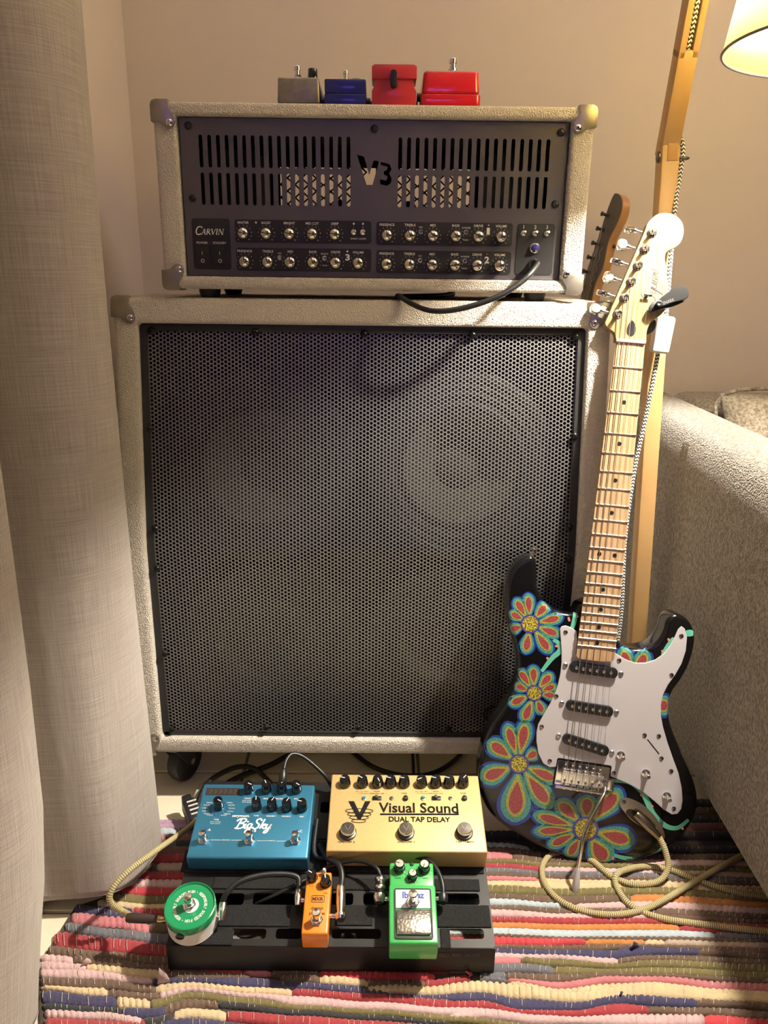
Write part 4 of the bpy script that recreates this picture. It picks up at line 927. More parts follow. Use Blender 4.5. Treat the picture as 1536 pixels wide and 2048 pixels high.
BODY6 = [(375, 98), (405, 125), (413, 190), (413, 260), (425, 320), (452, 372), (495, 412), (550, 440), (610, 452), (650, 438), (672, 400), (760, 380), (905, 470), (905, 600), (940, 652), (1000, 670), (1070, 666), (1130, 640), (1170, 598), (1195, 550), (1206, 505), (1228, 470),
         (1265, 456), (1310, 468), (1350, 500), (1375, 545), (1386, 605), (1376, 685), (1345, 780), (1300, 862), (1252, 930), (1230, 985), (1224, 1045), (1230, 1105), (1250, 1175), (1285, 1262), (1322, 1352), (1362, 1440), (1393, 1530), (1402, 1620), (1383, 1705),
         (1335, 1790), (1258, 1870), (1150, 1935), (1010, 1978), (860, 1996), (730, 1990), (620, 1966), (510, 1928), (395, 1874), (280, 1806), (185, 1742), (118, 1672), (78, 1596), (54, 1518), (48, 1432), (58, 1350), (76, 1275), (98, 1205), (132, 1138), (182, 1068),
         (226, 1000), (262, 930), (284, 862), (292, 790), (288, 720), (274, 650), (254, 580), (236, 500), (225, 415), (220, 322), (230, 248), (252, 190), (290, 140), (332, 110)]
BZ = -.010; BR = .0075
outline = smoothpoly([g6(*p) for p in BODY6], 4)
mb = MB(); rounded_slab(mb, outline, BZ - .044, BZ, BR, 5)
body = mb.build('body', mat('guitar_black_lacquer', (.004, .004, .0045), .16, coat=.25), guitar, smooth=50)
OL = [Vector(p) for p in outline]
def inside(p):
    c = False; n = len(OL)
    for i in range(n):
        a, b = OL[i], OL[i - 1]
        if (a.y > p.y) != (b.y > p.y) and p.x < (b.x - a.x) * (p.y - a.y) / (b.y - a.y) + a.x: c = not c
    return c
def drape(x, y, lift):
    """height of the body's front surface at (x, y); points beyond the edge are pulled back onto it"""
    p = Vector((x, y)); best = 9; bq = None
    for i in range(len(OL)):
        a, b = OL[i - 1], OL[i]; ab = b - a; t = max(0, min(1, (p - a).dot(ab) / max(ab.length_squared, 1e-12))); q = a + ab * t; d = (p - q).length
        if d < best: best = d; bq = q
    if not inside(p):
        return (bq.x, bq.y, BZ - BR + lift)
    if best < BR: return (x, y, BZ - BR + math.sqrt(max(0, BR * BR - (BR - best) ** 2)) + lift)
    return (x, y, BZ + lift)
def paint(name, col, col2): return mat(name, col, .32, var=(420, col2, .10), coat=.3)
PBLUE = mat('paint_blue', (.015, .045, .26), .3, coat=.3); PGRN = paint('paint_green', (.035, .20, .125), (.075, .31, .30)); PYEL = paint('paint_yellow', (.48, .37, .05), (.20, .26, .06))
PRED = paint('paint_red', (.24, .030, .045), (.34, .075, .075)); PPUR = mat('paint_purple', (.07, .05, .26), .3, coat=.3); PMINT = mat('paint_mint', (.12, .46, .32), .3, coat=.3); PPINK = mat('paint_pink', (.62, .22, .20), .4)
PCEN = paint('paint_flower_eye', (.60, .50, .06), (.05, .05, .02))
def petal(mb, c, tip, hw, r0):
    c, tip = Vector(c), Vector(tip); d = tip - c; L = d.length; d.normalize(); nn = Vector((-d.y, d.x)); hwm = hw
    for li, (sw, t0, t1) in enumerate(((1.0, .0, 1.0), (.80, .02, .945), (.52, .08, .85), (.37, .22, .79))):
        n = 16; v = []; f = []
        for i in range(n + 1):
            t = i / n; al = r0 * .7 + (L - r0 * .7) * (t0 + (t1 - t0) * t)
            w = hwm * sw * math.sin(PI * (t ** 1.55) * .985 + .01) ** .55 * 1.05
            if li == 0 and t < .35: w = max(w, hwm * .30)
            for k in range(5):
                q = c + d * al + nn * (w * (k / 2 - 1)); v.append(drape(q.x, q.y, .00012 + .00011 * li))
        for i in range(n):
            for k in range(4): f.append((i * 5 + k, (i + 1) * 5 + k, (i + 1) * 5 + k + 1, i * 5 + k + 1))
        mb.add(v, f, mi=li)
def flower(center, rad, tips, eye=True):
    c = g6(*center); k = (g6(center[0] + 100, center[1])[0] - c[0]) / 100
    mb = MB()
    for (tx, ty, hw) in tips: petal(mb, c, g6(tx, ty), hw * k, rad * k)
    if eye:
        for r, mi, lift in ((1.16, 4, .00060), (.94, 5, .00070)):
            v = [drape(c[0], c[1], lift)] + [drape(c[0] + rad * k * r * math.cos(a * PI / 14), c[1] + rad * k * r * math.sin(a * PI / 14), lift) for a in range(28)]
            mb.add(v, [(0, 1 + a, 1 + (a + 1) % 28) for a in range(28)], mi=mi)
    o = mb.build('painted_flower', [PBLUE, PGRN, PYEL, PRED, PPUR, PCEN], body, smooth=None); return o
flower((370, 515), 52, [(355, 318, 46), (272, 350, 46), (236, 438, 44), (234, 556, 44), (340, 708, 52), (505, 705, 52), (565, 590, 48), (580, 470, 46), (482, 382, 50)])
flower((395, 940), 45, [(387, 760, 48), (295, 785, 46), (268, 885, 42), (232, 1015, 50), (325, 1132, 54), (452, 1078, 46), (540, 960, 40), (540, 890, 42), (512, 810, 50)])
flower((300, 1375), 54, [(222, 1112, 58), (345, 1092, 66), (100, 1225, 72), (52, 1475, 82), (270, 1752, 112), (512, 1662, 86), (560, 1485, 66), (425, 1290, 52)])
flower((710, 1775), 70, [(935, 1518, 88), (722, 1556, 80), (525, 1588, 76), (372, 1680, 62), (372, 1792, 54), (468, 1886, 56), (592, 1962, 56), (852, 2004, 100), (1026, 1860, 90)])
flower((1000, 860), 10, [(928, 646, 62), (1092, 668, 66)], eye=False); flower((1090, 1015), 10, [(1250, 1018, 78)], eye=False)
mb = MB()
def stem(pts, w, mi=0):
    p = catmull([Vector((*g6(*q), 0)) for q in pts], 6); k = .00026; n = len(p); v = []; f = []
    for i in range(n):
        d = (p[min(i + 1, n - 1)] - p[max(i - 1, 0)]).normalized(); nn = Vector((-d.y, d.x, 0)); ww = w * k * (.55 + .45 * math.sin(PI * (i + .5) / n))
        for s in (1, 0, -1): q = p[i] + nn * (ww * s); v.append(drape(q.x, q.y, .0002 + (.0001 if mi else 0)))
    for i in range(n - 1):
        for s in (0, 1): f.append((3 * i + s, 3 * i + s + 1, 3 * i + s + 4, 3 * i + s + 3))
    mb.add(v, f, mi=mi)
stem([(648, 448), (640, 500), (622, 560)], 14); stem([(512, 612), (550, 640), (552, 680), (500, 730), (440, 808)], 16)
stem([(880, 1478), (980, 1490), (1055, 1545), (1095, 1620), (1130, 1690), (1200, 1755), (1275, 1768), (1342, 1718)], 17); stem([(870, 1932), (960, 1955), (1060, 1962), (1150, 1930), (1200, 1860)], 15)
stem([(1250, 600), (1215, 650), (1180, 705)], 12); stem([(1320, 580), (1345, 572), (1376, 575)], 20)
for (x, y, dx, dy) in ((612, 500, -8, -26), (655, 462, 8, 14), (545, 655, -22, -6), (480, 735, -8, -16), (1060, 1560, -14, 12), (1110, 1640, 16, -8), (1180, 1745, -4, 16), (1300, 1765, 10, 14), (880, 1945, -4, 18), (1000, 1965, 4, 20), (1225, 622, -8, -18), (1185, 690, -6, -14)):
    stem([(x, y), (x + dx / 2, y + dy / 2), (x + dx, y + dy)], 7, 1)
mb.build('painted_vine', [PMINT, PPINK], body, smooth=None)
# pickguard
PG6 = [(552, 548), (562, 532), (585, 526), (612, 534), (655, 560), (660, 620), (650, 700), (700, 735), (860, 745), (893, 695), (925, 716), (965, 738), (1020, 756), (1080, 755), (1140, 735), (1190, 700), (1230, 650), (1260, 592), (1280, 548), (1300, 530), (1320, 545), (1333, 600), (1326, 680), (1300, 760), (1260, 830), (1215, 892),
       (1186, 950), (1173, 1010), (1173, 1080), (1186, 1150), (1215, 1250), (1250, 1350), (1280, 1430), (1300, 1520), (1306, 1600), (1298, 1652), (1275, 1682), (1240, 1686), (1190, 1656), (1130, 1602), (1060, 1546), (980, 1500), (900, 1466), (866, 1452), (862, 1400), (850, 1388), (560, 1345), (538, 1352), (530, 1392), (490, 1396), (450, 1372), (420, 1312), (408, 1240), (408, 1180), (420, 1130), (450, 1078), (490, 1010), (515, 960), (540, 890), (555, 820), (562, 750), (562, 680), (557, 610)]
pg = [g6(*p, -.0082) for p in PG6]
mb = MB(); mb.prism(ccw(pg), BZ + .0002, BZ + .0022, bev=.0005, seg=1)
pick = mb.build('pickguard', mat('pickguard_white', (.53, .51, .525), .28), guitar, smooth=30)
PT = BZ + .0022
ps = MB(); ps.lathe([(.0034, 0), (.0034, .0004), (.0022, .0011), (0, .0013)], 14); ps.box((0, 0, .0012), (.0034, .0007, .0005), mi=0); ps_me = ps.build('screw', mat('guitar_screw', (.28, .26, .25), .25, 1.0), mesh_only=True)
for p in ((587, 566), (530, 960), (440, 1147), (490, 1358), (916, 740), (1298, 590), (1238, 830), (1160, 1205), (1236, 1420), (1252, 1650), (882, 1432), (1072, 1200), (1176, 1342)):
    x, y = g6(*p, PT); link('screw', ps_me, pick, T((x, y, PT)) @ RZ(random.uniform(0, 3)))
mb = MB(); a, b = g6(1090, 1225, PT), g6(1162, 1315, PT); stroke(mb, [a, b], .0016, PT + .0002, smooth=0); mb.build('switch_slot', BLACKP, pick, smooth=None)
pot = MB(); pot.lathe([(.0062, 0), (.0062, .0022), (.0048, .0026), (.0040, .0026), (.0040, .005), (.0031, .0055), (.0031, .0165), (.0026, .017), (0, .017)], 6 * 3); pot_me = pot.build('pot_shaft', CHROME, mesh_only=True)
for p in ((935, 1335), (1090, 1447), (1220, 1588)): x, y = g6(*p, PT + .010); link('pot_shaft', pot_me, pick, T((x, y, PT)))
# pickups
def pickup(pl, pr, h=.0165):
    a, b = Vector(g6(*pl, PT + .004)), Vector(g6(*pr, PT + .004)); d = b - a; L = d.length; ang = math.atan2(d.y, d.x); c = (a + b) / 2
    M = T((c.x, c.y, PT)) @ RZ(ang); mb = MB(); mb.prism(rrect(L, h, h / 2 - .0004, 8), -.001, .0055, M=M, bev=.0012, seg=2); pu = mb.build('pickup', BLACK, guitar)
    for k in range(6):
        q = MB(); q.lathe([(.0026, 0), (.0026, .0008), (.0015, .0013), (0, .0014)], 12, M=M @ T(((k - 2.5) * .0105, 0, .0055))); q.build('pole_piece', STEEL, pu)
    for s in (-1, 1):
        q = MB(); q.lathe([(.0040, 0), (.0040, .0006), (.003, .0016), (0, .0018)], 14, M=M @ T((s * (L / 2 + .006), 0, 0))); q.build('screw', STEEL, pu)
pickup((612, 777), (908, 822)); pickup((590, 1012), (880, 1060)); pickup((570, 1215), (853, 1305))
# neck, fretboard, frets
MAPLE = mat('maple', (.70, .50, .30), .5, spec=.25)
def maple_grain(m, a, b):
    nt = m.node_tree; N = nt.nodes.new; Lk = nt.links.new; tc = N('ShaderNodeTexCoord'); mp = N('ShaderNodeMapping'); mp.inputs['Scale'].default_value = (260, 7, 60)
    n = N('ShaderNodeTexNoise'); n.inputs['Detail'].default_value = 5; n.inputs['Scale'].default_value = 1.0; r = N('ShaderNodeValToRGB')
    r.color_ramp.elements[0].position = .32; r.color_ramp.elements[1].position = .68; r.color_ramp.elements[0].color = (*a, 1); r.color_ramp.elements[1].color = (*b, 1)
    Lk(tc.outputs['Object'], mp.inputs[0]); Lk(mp.outputs[0], n.inputs['Vector']); Lk(n.outputs['Fac'], r.inputs[0]); Lk(r.outputs[0], nt.nodes['Principled BSDF'].inputs['Base Color'])
maple_grain(MAPLE, (.37, .225, .115), (.51, .345, .20))
MAPLEH = mat('maple_headstock', (.80, .62, .36), .6, spec=.15); maple_grain(MAPLEH, (.235, .170, .080), (.30, .225, .115))
def hw(v): return .0210 + .0078 * v / .465
vs = [-.004, 0, .1, .2, .3, .4, .45, .465, .472, .4755, .477]
v = []; f = []; NP = 12
for k, t in enumerate(vs):
    w = hw(t) * (1 if t <= .465 else (.985, .90, .60)[k - 8]); th = .021 + .004 * max(0, t) / .465
    for i in range(NP):
        if i < 5: a = -1 + 2 * i / 4; v.append((w * a, -t, .0006 * (1 - a * a) - .0006))
        else: a = PI * (i - 5) / (NP - 6); v.append((w * math.cos(a), -t, -.003 - (th - .003) * math.sin(a)))
n = len(vs)
for k in range(n - 1):
    for i in range(NP): f.append((k * NP + i, (k + 1) * NP + i, (k + 1) * NP + (i + 1) % NP, k * NP + (i + 1) % NP))
f.append(tuple(range(NP))); f.append(tuple((n - 1) * NP + i for i in range(NP - 1, -1, -1)))
mb = MB(); mb.add(v, f); neck = mb.build('neck', MAPLE, guitar, smooth=40)
FRET = mat('fret_nickel', (.72, .68, .62), .22, 1.0)
for n_ in range(1, 22):
    t = .648 * (1 - 2 ** (-n_ / 12)); w = hw(t)
    mb = MB(); mb.prism([(-.0010, -.0005), (.0010, -.0005), (.0009, .0008), (.0003, .0014), (-.0003, .0014), (-.0009, .0008)], -w, w, M=T((0, -t, 0)) @ Matrix(((0, 0, 1, 0), (1, 0, 0, 0), (0, 1, 0, 0), (0, 0, 0, 1)))); mb.build('fret', FRET, neck)
dot = MB(); dot.lathe([(.0031, 0), (.0031, .0003), (0, .0003)], 20); dot_me = dot.build('inlay_dot', BLACKP, mesh_only=True)
for n_ in (3, 5, 7, 9, 12, 15, 17, 19, 21):
    t = .648 * (1 - (2 ** (-n_ / 12) + 2 ** (-(n_ - 1) / 12)) / 2)
    for x in ((-.0115, .0115) if n_ == 12 else (0,)): link('inlay_dot', dot_me, neck, T((x, -t, .0)))
mb = MB(); mb.box((0, .0022, .0005), (.0425, .0042, .0055), bev=.0006); mb.build('nut', mat('nut_bone', (.82, .78, .66), .4), neck)
# headstock
HS5 = [(470, 1552), (470, 1500), (452, 1455), (402, 1418), (372, 1390), (364, 1362), (380, 1318), (570, 880), (758, 442), (790, 352), (832, 298), (890, 252), (960, 235), (1032, 242), (1100, 276), (1146, 332), (1164, 402), (1155, 482), (1120, 550), (1062, 594), (1006, 620), (978, 650), (972, 712), (984, 800), (996, 900), (1006, 1000), (1006, 1100), (985, 1206), (930, 1278), (872, 1320), (830, 1352), (800, 1402), (784, 1462), (780, 1560)]
hp = [g5(*p, -.005) for p in HS5]
hp = [(p.x, p.y) for p in catmull([Vector((*p, 0)) for p in hp], 4)]
mb = MB(); mb.prism(ccw(hp), -.0195, -.005, bev=.0012, seg=2); hs = mb.build('headstock', MAPLEH, neck, smooth=40)
HT = -.005
tm = MB(); base = g5(868, 1150, HT); e1 = g5(915, 838, HT); ln = Vector(e1) - Vector(base); sc = ln.length / 4.9; an = math.atan2(ln.y, ln.x)
MT = T((base[0], base[1], HT + .0003)) @ RZ(an) @ Matrix(((sc, .25 * sc, 0, 0), (0, sc, 0, 0), (0, 0, 1, 0), (0, 0, 0, 1)))
for s in ([(.95, 2.0), (.55, 2.35), (.12, 2.05), (.2, 1.5), (.7, 1.0), (.82, .4), (.42, -.05), (-.1, .15), (-.25, .55)], [(1.9, .9), (1.5, 1.0), (1.25, .5), (1.5, 0), (1.85, .3), (1.97, .98)], [(1.97, .98), (1.8, -.6), (1.6, -1.1), (1.75, -.5), (2.0, .1)], [(2.0, .1), (2.2, 1), (2.15, .3), (2.4, 0), (2.72, .3), (2.9, 1)], [(2.9, 1), (2.8, .2), (3.0, .05)], [(3.0, .05), (3.3, 1), (3.2, .2), (3.4, 0), (3.6, .3)], [(3.6, .3), (4.0, .6), (3.98, .98), (3.7, .95), (3.58, .5), (3.75, .03), (4.1, .15)], [(4.1, .15), (4.3, 1.0), (4.25, .6), (4.6, .9), (4.5, .4), (4.6, .05), (4.9, .6), (4.95, 1.4)]):
    stroke(tm, s, .17, 0, MT, smooth=5)
tm.add([(c[0], c[1], 0) for c in circle(.14, 10, 3.38, 1.5)], [tuple(range(10))], M=MT)
a, b = Vector(g5(895, 812, HT)), Vector(g5(886, 545, HT)); m_ = (a + b) / 2; text(tm, 'STRATOCASTER', m_.x, m_.y, .0030, (b - a).length, z=HT + .0003, rot=math.atan2((b - a).y, (b - a).x))
a, b = Vector(g5(953, 1040, HT)), Vector(g5(940, 940, HT)); m_ = (a + b) / 2; text(tm, 'BY FENDER', m_.x, m_.y, .0019, (b - a).length, z=HT + .0003, rot=math.atan2((b - a).y, (b - a).x))
tm.build('lettering', mat('decal_grey', (.035, .03, .025), .6), hs, smooth=None)
mb = MB(); c = g5(628, 1418, HT); e = smoothpoly([(c[0] + .0062 * math.cos(a) * (1 - .25 * math.sin(a)), c[1] + .0115 * math.sin(a)) for a in [k * PI / 6 for k in range(12)]], 3); mb.prism(ccw(e), HT, HT + .0006, bev=.0002, seg=1); plabel(mb.build('truss_rod_plug', mat('plug_walnut', (.02, .018, .02), .2), hs), 'dark oval truss rod plug')
posts = [(497, 1262), (565, 1097), (635, 932), (705, 767), (775, 597), (848, 430)]
pm = MB(); pm.lathe([(.0068, 0), (.0068, .0012), (.0050, .0022), (.0034, .0026), (.0034, .0060), (.0028, .0075), (.0030, .0120), (.0033, .0140), (.0022, .0150), (0, .0150)], 20); pm_me = pm.build('post', CHROME, mesh_only=True)
btn = MB(); btn.prism(smoothpoly([(-.002, -.0045), (.004, -.0085), (.010, -.0082), (.013, -.0045), (.0135, 0), (.013, .0045), (.010, .0082), (.004, .0085), (-.002, .0045)], 2), -.0038, .0038, bev=.0014, seg=2); btn_me = btn.build('button', CHROME, mesh_only=True)
shf = MB(); shf.cyl((0, 0, 0), (.012, 0, 0), .0028, 12); shf.cyl((.0085, 0, 0), (.0115, 0, 0), .0042, 12); shf_me = shf.build('shaft', CHROME, mesh_only=True)
ax = Vector(g5(848, 430, HT)) - Vector(g5(497, 1262, HT)); aa = math.atan2(ax.y, ax.x) + PI / 2
stn = []
for k, p in enumerate(posts):
    x, y = g5(*p, HT + .006); tu = link('tuner', None, hs, T((x, y, 0))); tu.empty_display_size = .01
    link('post', pm_me, tu, T((0, 0, HT))); stn.append((x, y))
    M = T((0, 0, -.0135)) @ RZ(aa + .10); link('shaft', shf_me, tu, M @ T((.0125, 0, 0))); link('button', btn_me, tu, M @ T((.0265, 0, 0)) @ RX((.35, 1.35, .5, 1.4, .2, .9)[k]))
    mb = MB(); mb.box((0, 0, -.0225), (.016, .020, .006), M=RZ(aa), bev=.0015); mb.build('housing', CHROME, tu)
mb = MB(); c = g5(785, 1085, HT); mb.cyl((c[0], c[1], HT), (c[0], c[1], HT + .006), .0022, 12); mb.box((c[0], c[1], HT + .0058), (.012, .0042, .0015), M=None, bev=.0005); mb.build('string_tree', CHROME, hs)
# bridge
bc = Vector(g6(690, 1455, BZ + .003)); bl, brr = Vector(g6(535, 1430, BZ + .003)), Vector(g6(858, 1478, BZ + .003)); ba = math.atan2((brr - bl).y, (brr - bl).x)
MBr = T((bc.x, bc.y, BZ)) @ RZ(ba); BW = (brr - bl).length
mb = MB(); mb.prism(rrect(BW + .003, .044, .003, 3, 0, .002), .0001, .0024, M=MBr); mb.build('bridge_surround', BLACKP, guitar)
mb = MB(); mb.prism(rrect(BW, .041, .002, 3), .0002, .0030, M=MBr, bev=.0008); mb.box((0, -.0185, .007), (BW, .003, .010), M=MBr, bev=.001); mb.prism(rrect(.011, .020, .003, 3, BW / 2 + .004, -.006), .0002, .0026, M=MBr, bev=.0006); br = mb.build('bridge', CHROME, guitar)
svx = []
for k in range(6):
    x = (k - 2.5) * .0106; s = link('saddle', None, br, MBr @ T((x, 0, 0))); s.empty_display_size = .01
    mb = MB(); v, f = plate([rrect(.0100, .020, .0008, 2, 0, -.002), rrect(.0034, .010, .0012, 3, 0, -.0050)], .003); mb.add(v, f, M=T((0, 0, .0068))); mb.box((0, .0085, .0062), (.0100, .0045, .0066), bev=.0012); mb.build('block', CHROME, s)
    for sx in (-1, 1):
        mb = MB(); mb.lathe([(.0014, 0), (.0014, .003), (.0010, .0034), (0, .0034)], 10, M=T((sx * .0030, .0055, .0068))); mb.build('height_screw', CHROME, s)
    mb = MB(); mb.cyl((0, -.022, .007), (0, -.010, .0062), .0010, 8); mb.lathe([(.0022, 0), (.0022, .0015), (.001, .0026)], 10, M=T((0, -.020, .007)) @ RX(PI / 2)); mb.build('intonation_screw', CHROME, s)
    q = MBr @ Vector((x, .0085, .0098)); svx.append(q)
    mb = MB(); mb.lathe([(.0026, 0), (.0024, .0006), (0, .0010)], 12, M=T((0, .0165, .003))); mb.build('mount_screw', CHROME, s)
rads = (.00080, .00068, .00056, .00034, .00028, .00024)
for k in range(6):
    nx = (k - 2.5) * .0070; px_, py_ = stn[k]
    path = [svx[k] + Vector((0, -.004, -.004)), svx[k], Vector((nx, .0022, .0030)), Vector((nx + (px_ + .003 - nx) * .12, .012, .0018)), Vector((px_ + .0032, py_, HT + .0062))]
    mb = MB(); mb.tube(path, rads[k], 6); mb.build('string', mat('string_nickel', (.62, .58, .52), .3, 1.0), guitar)
# tremolo arm
tp = [g6(838, 1512, .004), g6(832, 1545, .016), g6(800, 1608, .026), g6(728, 1740, .038), g6(695, 1830, .044), g6(662, 2035, .048)]
tp = [Vector((p[0], p[1], z)) for p, z in zip(tp, (BZ + .004, .014, .026, .038, .044, .048))]
mb = MB(); mb.tube(catmull(tp, 6), .0027, 12); mb.cyl(tp[0], tp[0] + Vector((0, 0, .008)), .0042, 12); ta = mb.build('tremolo_arm', CHROME, guitar)
a, b = tp[-1], Vector((*onM(MG, 1149, 1792, .050), .050)); d = b - a
mb = MB(); mb.tube([a - d * .12, a + d * .10, a + d * .55, a + d * .9, b], [.0032, .0040, .0056, .0036, .0022], 14); plabel(mb.build('arm_tip', WHITEPL, ta), 'white plastic tip')
# output jack plate
JP = [(918, 1602), (938, 1580), (985, 1585), (1060, 1622), (1130, 1690), (1180, 1768), (1195, 1820), (1172, 1834), (1120, 1804), (1030, 1742), (960, 1682), (925, 1636)]
JR = [(955, 1668), (985, 1648), (1060, 1682), (1120, 1740), (1165, 1806), (1142, 1816), (1060, 1764), (985, 1712)]
jo = smoothpoly([g6(*p, BZ) for p in JP], 3); ji = smoothpoly([g6(*p, BZ) for p in JR], 3)
mb = MB(); v, f = plate([jo, ji], .0016); mb.add(v, f, M=T((0, 0, BZ + .0022))); mb.build('jack_plate', CHROME, guitar, smooth=30)
mb = MB(); mb.prism(ccw(ji), BZ + .0002, BZ + .0006); mb.build('jack_cup', mat('jack_cup_steel', (.10, .09, .08), .25, .9), guitar)
x, y = g6(945, 1610, BZ + .002); link('screw', ps_me, guitar, T((x, y, BZ + .0022)))
mb = MB(); c = g6(378, 96, BZ - .02); mb.lathe([(.0045, 0), (.003, .003), (.003, .008), (.0062, .012), (.0055, .014), (0, .0145)], 16, M=T((c[0], c[1] - .001, BZ - .018)) @ RZ(-.25) @ RX(-PI / 2)); mb.build('strap_button', CHROME, guitar)

# ------------------------------------------------------------------ clip-on tuner on the headstock
tun = thing('clip_tuner', MG @ T((*g5(950, 1130, .004), 0)), 'black clip-on tuner gripping the pale headstock edge', 'tuner')
TI = (MG @ T((*g5(950, 1130, .004), 0))).inverted() @ MG
up_ = smoothpoly([g5(*p, .010) for p in [(878, 1165), (920, 1112), (1000, 1050), (1062, 1004), (1122, 984), (1182, 996), (1211, 1042), (1205, 1096), (1165, 1128), (1100, 1145), (1040, 1160), (960, 1190), (905, 1200)]], 3)
lo_ = smoothpoly([g5(*p, .004) for p in [(808, 1222), (816, 1190), (852, 1152), (930, 1120), (1010, 1110), (1100, 1130), (1165, 1140), (1110, 1172), (1020, 1205), (930, 1222), (860, 1248), (822, 1250)]], 3)
mb = MB(); mb.prism(ccw(up_), .007, .013, M=TI, bev=.0016, seg=3); u1 = mb.build('upper_jaw', mat('tuner_grey_rubber', (.016, .0165, .018), .85, spec=.15), tun)
mb = MB(); mb.prism(ccw(lo_), .000, .0068, M=TI, bev=.0014, seg=2); mb.build('body', BLACK, tun)
mb = MB(); c = g5(912, 1160, .013); mb.lathe([(.0042, 0), (.0042, .0006), (.003, .0010), (.002, .0004), (0, .0004)], 18, M=TI @ T((c[0], c[1], .013))); mb.build('button', BLACK, u1)
tm = MB(); c = g5(1010, 1140, .0131); text(tm, 'SNARK', c[0], c[1], .0048, .017, z=.0132, M=TI, rot=.42); tm.build('lettering', mat('embossed_grey', (.12, .12, .125), .5), u1, smooth=None)
bk = smoothpoly([g5(*p, -.022) for p in [(880, 1180), (960, 1130), (1060, 1080), (1130, 1060), (1140, 1120), (1060, 1170), (960, 1210)]], 3)
mb = MB(); mb.prism(ccw(bk), -.030, -.021, M=TI, bev=.0016); mb.build('lower_jaw', BLACK, tun)
c = g5(1090, 1120, -.01); mb = MB(); mb.box((c[0], c[1], -.011), (.011, .013, .028), M=TI, bev=.002); mb.build('hinge', BLACK, tun)
ov = smoothpoly([g5(*p, -.024) for p in [(790, 1478), (800, 1410), (835, 1352), (866, 1335), (872, 1390), (845, 1448)]], 3)
# black oval slab behind the neck, just past the nut
mb = MB(); mb.prism(ccw(ov), -.032, -.020, M=TI, bev=.002); mb.build('dark_oval', BLACK, tun)

# ------------------------------------------------------------------ second guitar behind the amplifier
A0 = atY(1172, 596, 1.60); A1 = atY(1225, 410, 1.60); ey = (A1 - A0).normalized(); al = math.radians(13)
ez = Vector((-math.cos(al), -math.sin(al), 0)); ez = (ez - ey * ez.dot(ey)).normalized(); ex = ey.cross(ez)
M2 = frame(A0, ex, ey, ez); g2 = thing('guitar_behind_amplifier', M2, 'dark-faced guitar headstock with a tan wooden edge, standing behind the amplifier', 'guitar')
K = 1.06
o2 = [(.022, -.03), (.024, .0), (.020, .03), (.031, .062), (.027, .092), (.024, .118), (.036, .145), (.040, .170), (.030, .192), (.006, .204), (-.010, .196), (-.020, .13), (-.030, .03), (-.022, .0), (-.021, -.03)]
ow = smoothpoly([(p[0], p[1] * .98) for p in o2], 3)
mb = MB(); mb.prism(ccw(ow), -.0185, -.0012, bev=.001, seg=1); w2 = mb.build('headstock', mat('tan_neck_wood', (.45, .24, .09), .4, var=(30, (.38, .19, .07), .2)), g2)
mb = MB(); mb.prism(ccw(ow), -.0012, .0002, bev=.0003, seg=1); fc = plabel(mb.build('face_veneer', mat('grey_black_veneer', (.075, .07, .062), .35), g2), 'dark grey face of the headstock')
tm = MB(); stroke(tm, [(.004, .012), (.010, .022), (.002, .030), (.010, .040), (.003, .048), (.011, .056), (.003, .066), (.010, .078), (.004, .088), (.010, .100)], .0016, .0006); tm.build('script_mark', GREYP, fc, smooth=None)
for k in range(6):
    mb = MB(); mb.lathe([(.0055, 0), (.0055, .001), (.003, .002), (.003, .011), (.0045, .013), (.0045, .015), (0, .0155)], 12, M=T((-.018 + .0042 * k * .6, .022 + .0275 * k, 0))); mb.build('tuner_post', DSTEEL, g2)
    mb = MB(); mb.cyl((.026, .022 + .0275 * k, -.012), (.036, .022 + .0275 * k, -.020), .0035, 8); mb.prism(rrect(.014, .012, .004, 3), -.003, .003, M=T((.036, .022 + .0275 * k, -.026)), bev=.001); mb.build('tuner_button', DSTEEL, g2) if k in (2, 3) else None
nb = (A0.z - .45)
mb = MB(); mb.box((0, -.03 - nb / 2, -.010), (.044, nb, .020), bev=.004); mb.build('neck', mat('tan_neck_wood'), g2)
mb = MB()
for k in range(6): mb.tube([(-.015 + .006 * k, -.03 - nb, .004), (-.0125 + .005 * k, .0, .003), (-.018 + .0025 * k, .022 + .0275 * k, .008)], .0004, 5)
mb.build('strings', mat('string_nickel'), g2)
mb = MB(); zb = A0.z - .03 - nb; hb = (zb - .02) / max(ey.z, .5)
rounded_slab(mb, smoothpoly([(-.05, -.03 - nb + .04), (.05, -.03 - nb + .03), (.066, -.03 - nb - .10), (.056, -.03 - nb - .2), (.07, -.03 - nb - .32), (.0, -.03 - nb - hb + .012), (-.07, -.03 - nb - .32), (-.056, -.03 - nb - .2), (-.066, -.03 - nb - .10)], 4), -.045, -.006, .006, 3); mb.build('body', BLACKG, g2)
